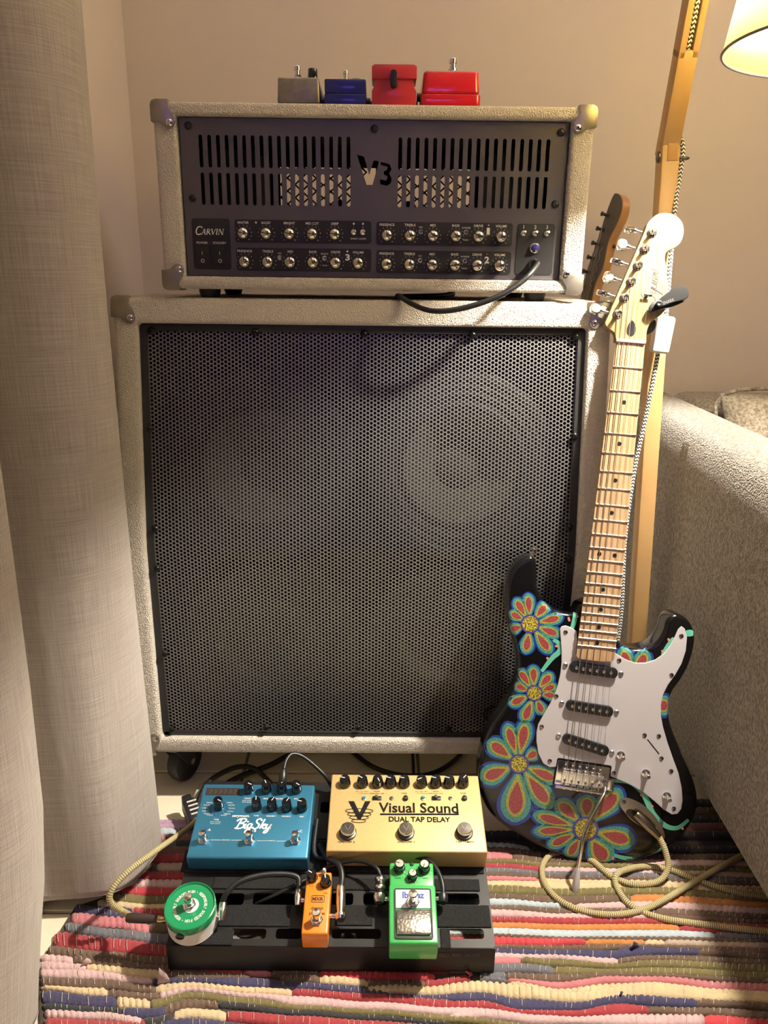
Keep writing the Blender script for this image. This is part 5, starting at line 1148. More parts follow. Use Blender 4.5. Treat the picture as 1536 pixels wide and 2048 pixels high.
# ================================================================== PEDALBOARD
AL, PS = .2465, -.0037
bex = Vector((math.cos(PS), math.sin(PS), 0)); bed = Vector((-math.sin(PS) * math.cos(AL), math.cos(PS) * math.cos(AL), math.sin(AL)))
MBD = frame((-.03, .79, .052), bex, bed, bex.cross(bed))
def bp(px, py, off=0.0): return onM(MBD, px, py, off)
VELCRO = mat('velcro_loop', (.008, .008, .0085), 1.0, bump=('noise', 900, 1.0, .002), var=(700, (.022, .022, .023), .2))
BSTEEL = mat('board_black_steel', (.010, .0105, .011), .42, .2)
board = thing('pedalboard', MBD, 'black metal pedalboard with slots and velcro strips on the rug', 'pedalboard')
BX0, BX1, BD = -.2165, .2165, .262
slots = []
def slot(x0, x1, y0, y1, r=.004):
    a0, a1 = bp(x0, y0), bp(x1, y1); slots.append(rrect(abs(a1[0] - a0[0]), abs(a0[1] - a1[1]), r, 3, (a0[0] + a1[0]) / 2, (a0[1] + a1[1]) / 2))
for (x0, x1) in ((428, 486), (508, 598), (664, 706), (727, 775), (862, 960)): slot(x0, x1, 1786, 1810)
for (x0, x1) in ((463, 531), (553, 602), (664, 762), (897, 969)): slot(x0, x1, 1857, 1878)
for (x0, x1) in ((-.18, -.06), (-.03, .08), (.10, .19)):
    slots.append(rrect(x1 - x0, .02, .004, 3, (x0 + x1) / 2, .150)); slots.append(rrect(x1 - x0, .02, .004, 3, (x0 + x1) / 2, .215))
mb = MB(); v, f = plate([rrect(BX1 - BX0, BD, .004, 3, 0, BD / 2)] + slots, .0025); mb.add(v, f); mb.build('deck', BSTEEL, board, smooth=None)
mb = MB(); ca, sa = math.cos(AL), math.sin(AL)
def lv(d, drop): return (d - drop * sa, -drop * ca)           # straight down in the world from the deck
mb.prism([(BX0, -.0005), (BX1, -.0005), (BX1, .0025), (BX0, .0025)], 0, -.040, M=Matrix(((1, 0, 0, 0), (0, 1, sa, 0), (0, 0, ca, -.0008), (0, 0, 0, 1))))
fl = mb.build('front_lip', BSTEEL, board)
for x in (BX0, BX1 - .003):
    mb = MB(); p = [(0, -.0008), (BD, -.0008), lv(BD, .104), lv(BD - .05, .095), lv(.05, .038), lv(0, .038)]
    mb.prism(p, 0, .003, M=T((x, 0, 0)) @ Matrix(((0, 0, 1, 0), (1, 0, 0, 0), (0, 1, 0, 0), (0, 0, 0, 1)))); mb.build('side_panel', BSTEEL, board)
mb = MB(); q = lv(BD, 0); mb.prism([(BX0, BD - .003), (BX1, BD - .003), (BX1, BD), (BX0, BD)], 0, -.10, M=Matrix(((1, 0, 0, 0), (0, 1, sa, 0), (0, 0, ca, -.0008), (0, 0, 0, 1)))); mb.build('rear_panel', BSTEEL, board)
def strip(x0, y0, x1, y1, name='velcro_strip'):
    a0, a1 = bp(x0, y0), bp(x1, y1); mb = MB(); mb.box(((a0[0] + a1[0]) / 2, (a0[1] + a1[1]) / 2, .0011), (abs(a1[0] - a0[0]), abs(a0[1] - a1[1]), .0020), bev=.0006, seg=1); return mb.build(name, VELCRO, board)
strip(430, 1755, 960, 1783); strip(445, 1811, 578, 1854); strip(672, 1811, 745, 1852); strip(873, 1811, 983, 1856); strip(404, 1860, 464, 1891); strip(880, 1858, 902, 1898); strip(372, 1700, 640, 1748); strip(650, 1690, 968, 1748)
tm = MB(); c0, c1 = atY(879, 1909, .7885), atY(958, 1911, .7885); text(tm, 'RBO  RBD  241179', (c0.x + c1.x) / 2, 0, .0058, (c1 - c0).length, z=0, M=MBD.inverted() @ T((0, .7882, (c0.z + c1.z) / 2)) @ RX(PI / 2)); tm.build('lettering', mat('lip_print', (.10, .10, .10), .6), fl, smooth=None)

# ------------------------------------------------------------------ pedal parts shared
def footswitch(parent, x, y, z, k=1.0, M=Matrix()):
    s = link('footswitch', None, parent, M @ T((x, y, z))); s.empty_display_size = .01
    mb = MB(); mb.lathe([(.0085 * k, 0), (.0085 * k, .0022 * k), (.0072 * k, .0030 * k)], 6); mb.lathe([(.0062 * k, .003 * k), (.0062 * k, .0062 * k)], 20); mb.build('nut', CHROME, s, smooth=None)
    mb = MB(); mb.lathe([(.0045 * k, .006 * k), (.0045 * k, .0125 * k), (.0056 * k, .0130 * k), (.0056 * k, .0185 * k), (.0048 * k, .0195 * k), (0, .0198 * k)], 20); mb.build('plunger', CHROME, s)
    return s
def knob_meshes(nm, prof, body, pl, pw, pm):
    a = MB(); a.lathe(prof, 24); top = prof[-1][1]; b = MB(); r = pl
    b.add([(0, pw / 2, top + .0003), (0, -pw / 2, top + .0003), (r, -pw / 2, top + .0003), (r, pw / 2, top + .0003)], [(0, 1, 2, 3)])
    b.add([(r, pw / 2, top + .0003), (r, -pw / 2, top + .0003), (prof[0][0] + .0003, -pw / 2, top * .4), (prof[0][0] + .0003, pw / 2, top * .4)], [(0, 1, 2, 3)])
    return a.build(nm, body, mesh_only=True), b.build('pointer', pm, mesh_only=True, smooth=None)
KB1 = knob_meshes('knob', [(.0080, 0), (.0080, .003), (.0074, .0035), (.0070, .0160), (.0062, .0175), (0, .0175)], BLACKG, .0062, .0011, WHITEP)
KB2 = knob_meshes('knob', [(.0092, 0), (.0092, .004), (.0084, .006), (.0076, .0125), (.0066, .0140), (0, .0140)], BLACKG, .0066, .0012, WHITEP)
KB3 = knob_meshes('knob', [(.0078, 0), (.0078, .002), (.0068, .0025), (.0062, .0120), (.0054, .0130), (0, .0130)], BLACKG, .0054, .0013, WHITEP)
def knob(parent, me, x, y, z, ang):
    k = link('knob', me[0], parent, T((x, y, z)) @ RZ(math.radians(ang))); link('pointer', me[1], k); return k
def spot(mb, x, y, r, z, n=12, mi=0, M=None): mb.add([(c[0], c[1], z) for c in circle(r, n, x, y)], [tuple(range(n))], M=M, mi=mi)

# ------------------------------------------------------------------ blue reverb pedal
def c7(x, y): return (340 + x / 4.518, 1500 + y / 4.518)
a0, W, d0, D, h = -.2107, .1721, .1055, .1266, .0316
n0 = .0026
bs = thing('reverb_pedal', MBD @ T((a0, d0, n0)), 'metallic blue reverb pedal with nine black knobs and a small display', 'effects pedal')
BI = T((-a0, -d0, -n0)); H = h - n0
def b7(x, y, off): p = bp(*c7(x, y), off + n0); return (p[0] - a0, p[1] - d0)
BLUE = mat('anodised_blue', (.055, .255, .43), .32, .6, bump=('noise', 700, .05, .0004))
mb = MB(); mb.box((W / 2, D / 2, H / 2 + .0005), (W, D, H - .001), bev=.0028, seg=3); case = mb.build('case', BLUE, bs)
for (x, y, an) in ((705, 298, -25), (868, 298, 115), (1008, 298, 60), (1140, 298, -35), (776, 450, 95), (918, 455, 60), (1052, 460, 60), (1190, 462, 165)):
    p = b7(x, y, H + .0175); knob(bs, KB1, p[0], p[1], H, an)
p = b7(430, 447, H + .0175); knob(bs, KB1, p[0], p[1], H, -28); TYP = p
for (x, y) in ((290, 747), (710, 752), (1128, 752)): p = b7(x, y, H + .0175); footswitch(bs, p[0], p[1], H, .93)
q = [b7(*p, H) for p in ((335, 345), (635, 345), (622, 410), (318, 405))]; cx = sum(p[0] for p in q) / 4; cy = sum(p[1] for p in q) / 4; lw = ((q[1][0] - q[0][0]) + (q[2][0] - q[3][0])) / 2; lh = ((q[0][1] - q[3][1]) + (q[1][1] - q[2][1])) / 2
mb = MB(); mb.box((cx, cy, H + .0002), (lw, lh, .0008)); ds = mb.build('display', mat('display_dark', (.045, .035, .03), .15), bs)
tm = MB()
for k in range(6):
    for dy in (-.2, .2): stroke(tm, [(cx - lw * .36 + k * lw * .145, cy + dy * lh - lh * .14), (cx - lw * .36 + k * lw * .145, cy + dy * lh + lh * .14)], .0007, H + .0007, smooth=0)
    stroke(tm, [(cx - lw * .36 + k * lw * .145, cy), (cx - lw * .30 + k * lw * .145, cy)], .0007, H + .0007, smooth=0)
tm.build('digits', mat('display_digits', (.10, .08, .07), .3), ds, smooth=None)
tm = MB(); zt_ = H + .00025
p = b7(745, 660, H); q = b7(905, 660, H); sc = (q[0] - p[0]) / 2.75
MT = T((p[0] - 2.6 * sc, p[1] - 1.0 * sc, zt_)) @ Matrix(((sc, .18 * sc, 0, 0), (0, sc * .84, 0, 0), (0, 0, 1, 0), (0, 0, 0, 1)))
for s in ([(.25, 0), (.5, 2.0)], [(-.1, 1.5), (.1, 1.95), (.6, 2.1), (1.15, 2.0), (1.2, 1.5), (.55, 1.1), (1.15, .95), (1.15, .25), (.55, -.02), (-.05, .1)], [(1.5, 1), (1.42, .25), (1.62, .02), (1.85, .3)], [(2.4, .95), (2.0, 1.0), (1.82, .5), (2.05, .05), (2.38, .4)], [(2.45, 1.0), (2.25, -.65), (1.8, -.8), (1.95, -.25), (2.65, .3)], [(3.75, 1.65), (3.4, 2.1), (2.95, 1.85), (3.05, 1.3), (3.5, .9), (3.45, .2), (3.0, -.05), (2.65, .3)], [(3.85, 0), (4.1, 2.05)], [(3.92, .5), (4.4, 1.0), (4.48, .72), (4.05, .55), (4.45, .02), (4.7, .2)], [(4.8, 1), (4.75, .3), (5.02, .05), (5.3, .5), (5.4, 1.0)], [(5.4, 1.0), (5.12, -.7), (4.7, -.8), (4.9, -.25), (5.5, .2)]):
    stroke(tm, s, .27, 0, MT, smooth=5)
spot(tm, 1.62, 1.45, .17, 0, 10, M=MT)
tm.build('logo_lettering', WHITEP, case, smooth=None); tm = MB()
p = b7(640, 600, H); text(tm, 'strymon.', p[0], p[1], .0050, .0262, z=zt_, shear=.2, bold=.02)
def bt(s, x, y, hh, ww=None): p = b7(x, y, H); text(tm, s, p[0], p[1], hh, ww, z=zt_, bold=.01)
for s, x, y in (('A', 357, 722), ('B', 771, 730), ('C', 1184, 734)):
    bt(s, x, y, .0040); p = b7(x - 32, y - 1, H); mb = MB(); mb.lathe([(.0024, 0), (.0024, .0006), (.0012, .0012), (0, .0013)], 12, M=T((p[0], p[1], H))); mb.build('led', mat('led_blue_off', (.02, .10, .22), .15), bs)
for s, x, y in (('VALUE', 700, 437), ('DECAY', 872, 440), ('PRE-DELAY', 1000, 441), ('MIX', 1140, 441), ('TONE', 778, 594), ('PARAM 1', 912, 598), ('PARAM 2', 1050, 600), ('MOD', 1190, 602), ('TYPE', 418, 630)): bt(s, x, y, .0024, len(s) * .0019)
for s, x, y in (('push: preset', 700, 456), ('hold: globals', 700, 472), ('push: speaker', 412, 650), ('hold: panel', 408, 666), ('BANK DOWN', 505, 814), ('BANK UP', 922, 820)): bt(s, x, y, .0017, len(s) * .00125)
for k, (s, dx) in enumerate((('SWELL', 1), ('BLOOM', 1), ('CLOUD', 1), ('CHORALE', 1), ('SHIMMER', 1), ('MAGNETO', 1), ('NONLIN', -1), ('REFLECT', -1), ('ROOM', -1), ('HALL', -1), ('PLATE', -1), ('SPRING', -1))):
    a = math.radians(52 - 26 * k) if k < 6 else math.radians(-105 - 25 * (k - 6)); px_, py_ = TYP[0] + .0125 * math.cos(a), TYP[1] - .002 + .0125 * math.sin(a)
    mb = MB(); mb.lathe([(.0013, 0), (.0013, .0005), (0, .0008)], 10, M=T((px_, py_, H))); mb.build('led', mat('led_blue_off'), bs); text(tm, s, px_ + .0075 * dx, py_, .0017, .009, z=zt_)
for (x0, x1, y) in ((365, 460, 814), (552, 650, 816), (785, 890, 820), (958, 1060, 824)): stroke(tm, [b7(x0, y, H), b7(x1, y, H)], .0005, zt_, smooth=0)
tm.build('lettering', WHITEP, case, smooth=None)

# ------------------------------------------------------------------ gold delay pedal
def c8(x, y): return (640 + x / 4.267, 1520 + y / 4.267)
a0, W, d0, D, h = -.0132, .2292, .1132, .1338, .0388
H = h - n0
dt = thing('delay_pedal', MBD @ T((a0, d0, n0)), 'wide gold delay pedal with a row of nine black knobs', 'effects pedal')
def d8(x, y, off): p = bp(*c8(x, y), off + n0); return (p[0] - a0, p[1] - d0)
GOLD = mat('gold_fleck_enamel', (.66, .485, .21), .5, .3, var=(900, (.54, .39, .155), .12))
mb = MB(); mb.box((W / 2, D / 2, H / 2), (W, D, H - .0008), bev=.0022, seg=3); case = mb.build('case', GOLD, dt)
for (x, an) in ((212, 165), (362, 150), (492, -65), (605, 165), (720, 170), (868, 205), (990, 165), (1105, 165), (1225, 50)):
    p = d8(x, 152, H + .014); knob(dt, KB2, p[0], p[1], H, an)
for x in (237, 735, 1236):
    p = d8(x, 582, H + .011); s = link('footswitch', None, dt, T((p[0], p[1], H))); s.empty_display_size = .01
    mb = MB(); mb.lathe([(.0125, 0), (.0125, .0030), (.0110, .0040)], 28); mb.build('collar', DSTEEL, s)
    mb = MB(); mb.lathe([(.0100, .003), (.0102, .0065), (.0106, .0080), (.0104, .0110), (.0096, .0120), (0, .0122)], 28); mb.build('button', CHROME, s)
    tm = MB(); stroke(tm, [(-.0045, .0045), (0, -.0045), (.0050, .0050)], .0016, .01235, smooth=0); tm.build('emblem', mat('engraved_grey', (.22, .22, .22), .4, .9), s, smooth=None)
tm = MB(); zt_ = H + .0002
def dtxt(s, x, y, hh, ww=None, b=.0): p = d8(x, y, H); text(tm, s, p[0], p[1], hh, ww, z=zt_, bold=b)
kx = (d8(1180, 420, H)[0] - d8(500, 420, H)[0])
dtxt('Visual Sound', 840, 408, .0178, kx, .018); p, q = d8(513, 463, H), d8(1185, 463, H); stroke(tm, [p, q], .0026, zt_, smooth=0)
dtxt('DUAL TAP DELAY', 850, 507, .0088, (d8(1115, 500, H)[0] - d8(590, 500, H)[0]), .025)
Pv = [d8(*p, H) for p in ((243, 352), (290, 352), (338, 452), (385, 352), (432, 352), (350, 503), (322, 503))]; tm.add([(p[0], p[1], zt_ + .0001) for p in Pv], [(0, 6, 2, 1), (2, 6, 5), (2, 5, 4, 3)])
for (cx, cy, rx, ry) in ((335, 434, 118, 20), (335, 463, 100, 18), (333, 491, 80, 17), (330, 520, 60, 14)):
    c = d8(cx, cy, H); k = kx / 680; pts = [(c[0] + rx * k * math.cos(a * PI / 12), c[1] + ry * k * 1.15 * math.sin(a * PI / 12)) for a in range(25)]; stroke(tm, pts, .0009, zt_, smooth=0)
for s, x in (('ON/OFF 2', 226), ('ON/OFF 1', 735), ('TAP TEMPO', 1237)): dtxt(s, x, 699, .0030, len(s) * .0030, .01)
for x in (365, 872): dtxt('Fix Tap Offer', x - 2, 270, .0020, .019); dtxt('1.5 Change', x, 286, .0018, .016)
for x in (485, 990): dtxt('MODE', x, 268, .0020, .009); dtxt('MANUAL TAP', x, 286, .0020, .022)
for x in (718, 1222): dtxt('TONE', x, 284, .0022, .009)
tm.build('lettering', BLACKP, case, smooth=None)
for x in (376, 879):
    p = d8(x, 328, H); mb = MB(); mb.lathe([(.0036, 0), (.0036, .0008), (.0026, .0012)], 16, M=T((p[0], p[1], H))); e = mb.build('led_bezel', CHROME, dt); mb = MB(); mb.lathe([(.0026, .0005), (.0024, .0028), (.0012, .0040), (0, .0042)], 14, M=T((p[0], p[1], H))); mb.build('led', mat('led_teal', (.03, .28, .30), .1), e)
for x in (487, 993):
    p = d8(x, 328, H); mb = MB(); mb.box((p[0], p[1], H + .001), (.0135, .0060, .0020), bev=.0004); e = mb.build('slide_switch', BLACK, dt); mb = MB(); mb.box((p[0] - .001, p[1], H + .0035), (.0045, .0042, .005), bev=.0006); mb.build('slider', mat('dark_green_plastic', (.03, .06, .045), .4), e)
for x in (610, 1113): p = d8(x, 328, H); mb = MB(); mb.lathe([(.0032, 0), (.0032, .0006), (.0012, .0010), (0, .0010)], 14, M=T((p[0], p[1], H))); mb.build('trim_screw', DSTEEL, dt)
for x in (730, 1233): p = d8(x, 330, H); mb = MB(); mb.lathe([(.0042, 0), (.0042, .002), (.0034, .0040), (0, .0044)], 16, M=T((p[0], p[1], H))); mb.build('mini_knob', BLACK, dt)

# ------------------------------------------------------------------ green overdrive pedal
def c9(x, y): return (660 + x / 4.042, 1690 + y / 4.042)
a0, W, d0, D, h = .0758, .0628, -.0176, .1145, .0411
H = h - n0; H1 = H - .0035
od = thing('overdrive_pedal', MBD @ T((a0, d0, n0)), 'bright green overdrive pedal with a steel treadle', 'effects pedal')
def d9(x, y, off): p = bp(*c9(x, y), off + n0); return (p[0] - a0, p[1] - d0)
GREEN = mat('green_enamel', (.055, .42, .10), .30, coat=.4)
mb = MB(); yb = d9(660, 320, H)[1]; mb.box((W / 2, yb / 2, H / 2), (W, yb, H - .0006), bev=.0025, seg=3); mb.box((W / 2, (yb + D) / 2 - .001, H1 / 2), (W * .97, D - yb + .002, H1), bev=.0025, seg=3); case = mb.build('case', GREEN, od)
KB4a = MB(); KB4a.lathe([(.0082, 0), (.0082, .003), (.0070, .0035), (.0070, .0125), (.0062, .0135)], 24, cap=True); KB4a = KB4a.build('knob', BLACKG, mesh_only=True)
KB4b = MB(); KB4b.lathe([(.0058, .0134), (.0056, .0142), (0, .0142)], 24); KB4b = KB4b.build('knob_cap', STEEL, mesh_only=True)
KB4c = MB(); KB4c.box((.003, 0, .0143), (.0055, .0008, .0004)); KB4c = KB4c.build('pointer', BLACKP, mesh_only=True)
for (x, y, an) in ((562, 146, 160), (764, 150, -110), (668, 214, 60)):
    p = d9(x, y, H1 + .014); k = link('knob', KB4a, od, T((p[0], p[1], H1)) @ RZ(math.radians(an)) @ Matrix.Scale(.86 if y > 200 else 1, 4)); cp_ = link('knob_cap', KB4b, k); link('pointer', KB4c, k)
p = d9(660, 157, H1); mb = MB(); mb.lathe([(.0030, 0), (.0028, .001), (.0014, .0020), (0, .0022)], 14, M=T((p[0], p[1], H1))); mb.build('led', mat('led_dark', (.03, .03, .03), .1), od)
q0, q1 = d9(516, 762, H), d9(836, 354, H); q2 = d9(830, 354, H)
fx0, fx1 = W * .11, W * .90
fy0, fy1 = d9(660, 762, H)[1], d9(660, 354, H)[1]
mb = MB(); v, f = plate([rrect(fx1 - fx0, fy1 - fy0, .003, 3, (fx0 + fx1) / 2, (fy0 + fy1) / 2), rrect(fx1 - fx0 - .004, fy1 - fy0 - .005, .001, 2, (fx0 + fx1) / 2, (fy0 + fy1) / 2 + .001)], .0012); mb.add(v, f, M=T((0, 0, H + .0012))); mb.build('frame', BLACK, od)
py0, py1 = d9(660, 512, H)[1], d9(660, 364, H)[1]
mb = MB(); mb.box(((fx0 + fx1) / 2, (py0 + py1) / 2, H + .0004), (fx1 - fx0 - .004, py1 - py0, .0008)); wp = plabel(mb.build('name_plate', mat('name_plate_white', (.72, .73, .75), .25, .3), od), 'white name plate')
tm = MB(); p0, p1 = d9(585, 410, H), d9(762, 412, H); text(tm, 'Ibanez', (p0[0] + p1[0]) / 2, p0[1] + .0005, .0095, p1[0] - p0[0], z=H + .0010, bold=.035); tm.build('lettering', mat('logo_blue', (.04, .08, .34), .4), wp, smooth=None)
p = d9(672, 398, H + .019); footswitch(od, p[0], d9(665, 470, H)[1], H + .0008, 1.1)
ty0, ty1 = d9(660, 730, H)[1], d9(660, 526, H)[1]
mb = MB(); mb.prism([(ty0, .0005), (ty1, .0005), (ty1, .0022), (ty1 - (ty1 - ty0) * .28, .0045), (ty1 - (ty1 - ty0) * .52, .0055), (ty0 + .003, .0042), (ty0, .0030)], fx0 + .003, fx1 - .003, M=T((0, 0, H)) @ Matrix(((0, 0, 1, 0), (1, 0, 0, 0), (0, 1, 0, 0), (0, 0, 0, 1))), bev=.0006, seg=2); mb.build('treadle', mat('treadle_steel', (.55, .52, .45), .30, .9, bump=('voronoi', 260, .5, .001)), od)
tm = MB()
for s, x, y in (('DRIVE', 548, 268), ('LEVEL', 772, 270), ('TONE', 662, 306)): p = d9(x, y, H1); text(tm, s, p[0], p[1], .0019, .0085, z=H1 + .0003)
for (x, y) in ((562, 146), (764, 150), (668, 214)):
    p = d9(x, y, H1 + .014)
    for k in range(9): a = math.radians(225 - 33.7 * k); r = .0092 if y < 200 else .0080; stroke(tm, [(p[0] + r * math.cos(a), p[1] + r * math.sin(a)), (p[0] + (r + .0018) * math.cos(a), p[1] + (r + .0018) * math.sin(a))], .0005, H1 + .0003, smooth=0)
tm.build('lettering', BLACKP, case, smooth=None)

# ------------------------------------------------------------------ orange phaser pedal
def c10(x, y): return (300 + x / 4.042, 1700 + y / 4.042)
a0, W, d0, D, h = -.0374, .0342, -.0040, .0860, .0370
H = h - n0
ph_ = thing('phaser_pedal', MBD @ T((a0, d0, n0)), 'narrow orange mini phaser pedal with two black knobs', 'effects pedal')
def d10(x, y, off): p = bp(*c10(x, y), off + n0); return (p[0] - a0, p[1] - d0)
ORANGE = mat('orange_enamel', (.78, .24, .02), .32, coat=.3)
mb = MB(); mb.box((W / 2, D / 2, H / 2), (W, D, H - .0006), bev=.0022, seg=3); case = mb.build('case', ORANGE, ph_)
for (x, y, an) in ((1308, 182, 150), (1418, 225, 100)): p = d10(x, y, H + .013); knob(ph_, KB3, p[0], p[1], H, an)
p = d10(1408, 186, H + .004); mb = MB(); mb.lathe([(.0026, 0), (.0026, .008), (.0018, .0100), (0, .0105)], 14, M=T((p[0], p[1] + .002, H))); plabel(mb.build('led', mat('led_white', (.75, .74, .70), .25), ph_), 'small white round lamp')
p = d10(1343, 500, H + .019); footswitch(ph_, p[0], p[1], H, 1.0)
tm = MB(); zt_ = H + .0002; c = d10(1357, 395, H); text(tm, 'MXR', c[0], c[1], .0052, .0150, z=zt_, bold=.03)
v, f = plate([rrect(.0182, .0098, .0022, 3, c[0], c[1]), rrect(.0170, .0086, .0018, 3, c[0], c[1])], .0001); tm.add([(p[0], p[1], p[2] + zt_) for p in v], f)
c = d10(1350, 472, H); text(tm, 'deep', c[0], c[1], .0052, .0165, z=zt_, bold=.004); c = d10(1350, 515, H); text(tm, 'phase', c[0], c[1], .0052, .0205, z=zt_, bold=.004)
for s, x, y in (('RATE', 1305, 290), ('FDBK', 1420, 350), ('on', 1372, 198)): p = d10(x, y, H); text(tm, s, p[0], p[1], .0017, .006, z=zt_)
tm.build('lettering', mat('dark_brown_print', (.05, .02, .01), .5), case, smooth=None)

# ------------------------------------------------------------------ pedal in a fish tin
c = bp(*c10(325, 455), .038); TR = abs(bp(*c10(528, 470), .036)[0] - bp(*c10(115, 470), .036)[0]) / 2
TH = .038
tin = thing('tin_pedal', MBD @ T((c[0], c[1], n0)), 'round fish tin pedal, green lid over a white tin', 'effects pedal')
mb = MB(); mb.lathe([(TR * .96, 0), (TR * .99, .0015), (TR * .97, .003), (TR * .965, TH - .010)], 56); mb.build('tin', mat('white_tin', (.72, .70, .66), .28, .2), tin)
mb = MB(); mb.lathe([(TR * .965, TH - .0135), (TR, TH - .013), (TR, TH - .003), (TR * .985, TH - .0005), (TR * .955, TH), (TR * .93, TH - .0012), (TR * .91, TH - .0025), (0, TH - .0025)], 56); lid = mb.build('lid', mat('green_lid', (.010, .26, .10), .22, coat=.5), tin)
tm = MB(); msg = 'RESPONSIBLY SOURCED FISH \u2022 RESPONSIBLY SOURCED FISH \u2022 '
zt_ = TH - .0022
for k, ch in enumerate(msg):
    if ch == ' ': continue
    a = math.radians(60 - k * 360 / len(msg)); r = TR * .60
    hh = .0040
    if ch == '\u2022': spot(tm, r * math.cos(a), r * math.sin(a), .0006, zt_, 8); continue
    text(tm, ch, r * math.cos(a), r * math.sin(a), hh, .0006 if ch == 'I' else .0023, z=zt_, rot=a - PI / 2, bold=.02)
v, f = plate([circle(TR * .30, 30, 0.001, 0.001), [(p[0], p[1]) for p in circle(TR * .12, 16)]], .0001); tm.add([(p[0], p[1], p[2] + zt_) for p in v], f); tm.build('lettering', WHITEP, lid, smooth=None)
footswitch(tin, -.0012, .001, TH - .0022, 1.05)
mb = MB(); mb.lathe([(.0058, 0), (.0058, .0008), (.0042, .001), (.0040, .0002), (0, .0002)], 18, M=T((-.0075, -TR * 1.0, TH - .0150)) @ RX(PI / 2)); mb.build('power_socket', BLACK, tin)

# ------------------------------------------------------------------ four pedals along the top of the head
ZT = HO.z + HH + .0006
def topped(name, label, x0, x1, hgt, depth, col, bev, build):
    o = thing(name, T(((x0 + x1) / 2, 1.222, ZT)), label, 'effects pedal', 'pedals along the top of the amplifier'); w = x1 - x0; build(o, w); return o
GREYPED = mat('worn_bare_metal', (.33, .30, .25), .42, .75, bump=('noise', 90, .3, .001), var=(70, (.22, .20, .16), .2))
def b_(o, w):
    mb = MB(); mb.prism([(-w / 2, 0), (w / 2, 0), (w / 2, .110), (-w / 2, .110)], .003, .037, bev=.003, seg=3, top_scale=.96); mb.build('case', GREYPED, o); mb = MB(); mb.box((0, .055, .0018), (w * .97, .107, .0036)); mb.build('base_plate', BLACKM, o)
    footswitch(o, -.003, .020, .037, .9); knob(o, KB1, .0185, .030, .036, 60); mb = MB(); mb.cyl((w / 2 - .001, .045, .014), (w / 2 + .004, .045, .014), .006, 14); mb.build('jack', BLACK, o)
topped('effects_pedal', 'small bare-metal pedal at the left end of the amplifier top', -.1245, -.0635, 0, 0, 0, 0, b_)
DBLUE = mat('deep_blue_enamel', (.018, .022, .20), .24, .4, coat=.4)
def b_(o, w):
    mb = MB(); mb.box((0, .055, .0255), (w, .110, .0190), bev=.0022); mb.box((0, .055, .0085), (w * 1.012, .1115, .0145), bev=.0012); mb.build('case', DBLUE, o); footswitch(o, .000, .018, .035, .72)
    mb = MB(); mb.lathe([(.0105, 0), (.0105, .003), (.009, .0050), (0, .0055)], 24, M=T((.015, .030, .035))); mb.build('knob', BLACK, o); mb = MB(); mb.cyl((w / 2 - .001, .05, .014), (w / 2 + .006, .05, .014), .0065, 14); mb.build('jack', BLACK, o)
    mb = MB(); mb.box((0, .055, .0006), (w * .95, .106, .0012)); mb.build('base_plate', BLACKM, o)
topped('effects_pedal', 'dark blue pedal second from the left on the amplifier', -.0565, .0025, 0, 0, 0, 0, b_)
REDC = mat('crimson_enamel', (.44, .028, .045), .36, coat=.2)
def b_(o, w):
    mb = MB(); mb.prism([(-.0318, .001), (.0318, .001), (.0318, .020), (.0288, .026), (.0262, .036), (.0262, .047), (-.0262, .047), (-.0262, .036), (-.0288, .026), (-.0318, .020)], -.105, 0, M=RX(PI / 2), bev=.001, seg=2); mb.build('case', REDC, o)
    mb = MB(); mb.box((0, .022, .0435), (.0640, .052, .0170), bev=.0018); mb.box((0, .022, .0525), (.058, .046, .002)); tr = mb.build('treadle', REDC, o); mb = MB(); mb.box((0, .024, .0530), (.0575, .044, .0022), bev=.0006); mb.build('tread_rubber', BLACKM, tr)
    mb = MB(); mb.prism(rrect(.0095, .024, .0046, 6, -.001, .0335), -.0005, .006, M=T((0, -.0048, 0)) @ RX(PI / 2), bev=.001); plabel(mb.build('thumb_screw', BLACK, o), 'black thumb screw')
    for s in (-1, 1): mb = MB(); mb.cyl((s * .031, .05, .011), (s * .036, .05, .011), .006, 14); mb.build('jack', BLACK, o)
    mb = MB(); mb.box((0, .053, .0005), (.062, .104, .001)); mb.build('rubber_base', BLACKM, o)
topped('effects_pedal', 'crimson pedal with a black thumb screw on its front, on the amplifier', .0105, .0755, 0, 0, 0, 0, b_)
REDB = mat('bright_red_enamel', (.56, .014, .028), .22, coat=.6)
def b_(o, w):
    mb = MB(); mb.prism(rrect(w * .965, .120, .008, 5, 0, .060), .0175, .0480, bev=.0035, seg=3, top_scale=.95); mb.prism(rrect(w, .122, .008, 5, 0, .060), .002, .0172, bev=.0012, seg=2); mb.build('case', REDB, o); mb = MB(); mb.box((0, .06, .0012), (w * .95, .115, .0024)); mb.build('base_plate', BLACKM, o)
    mb = MB(); mb.lathe([(.020, .048), (.018, .0525), (.015, .0535), (0, .0535)], 30, M=T((.006, .055, 0)) @ Matrix.Scale(1.3, 4, (1, 0, 0))); mb.build('dial', mat('olive_grey_dial', (.09, .08, .055), .5), o); footswitch(o, .003, .022, .048, 1.0)
    mb = MB(); mb.cyl((-w / 2 + .002, .05, .022), (-w / 2 - .004, .05, .022), .006, 14); mb.build('jack', BLACK, o)
topped('effects_pedal', 'largest pedal on the amplifier, glossy bright red with rounded corners', .0815, .1675, 0, 0, 0, 0, b_)

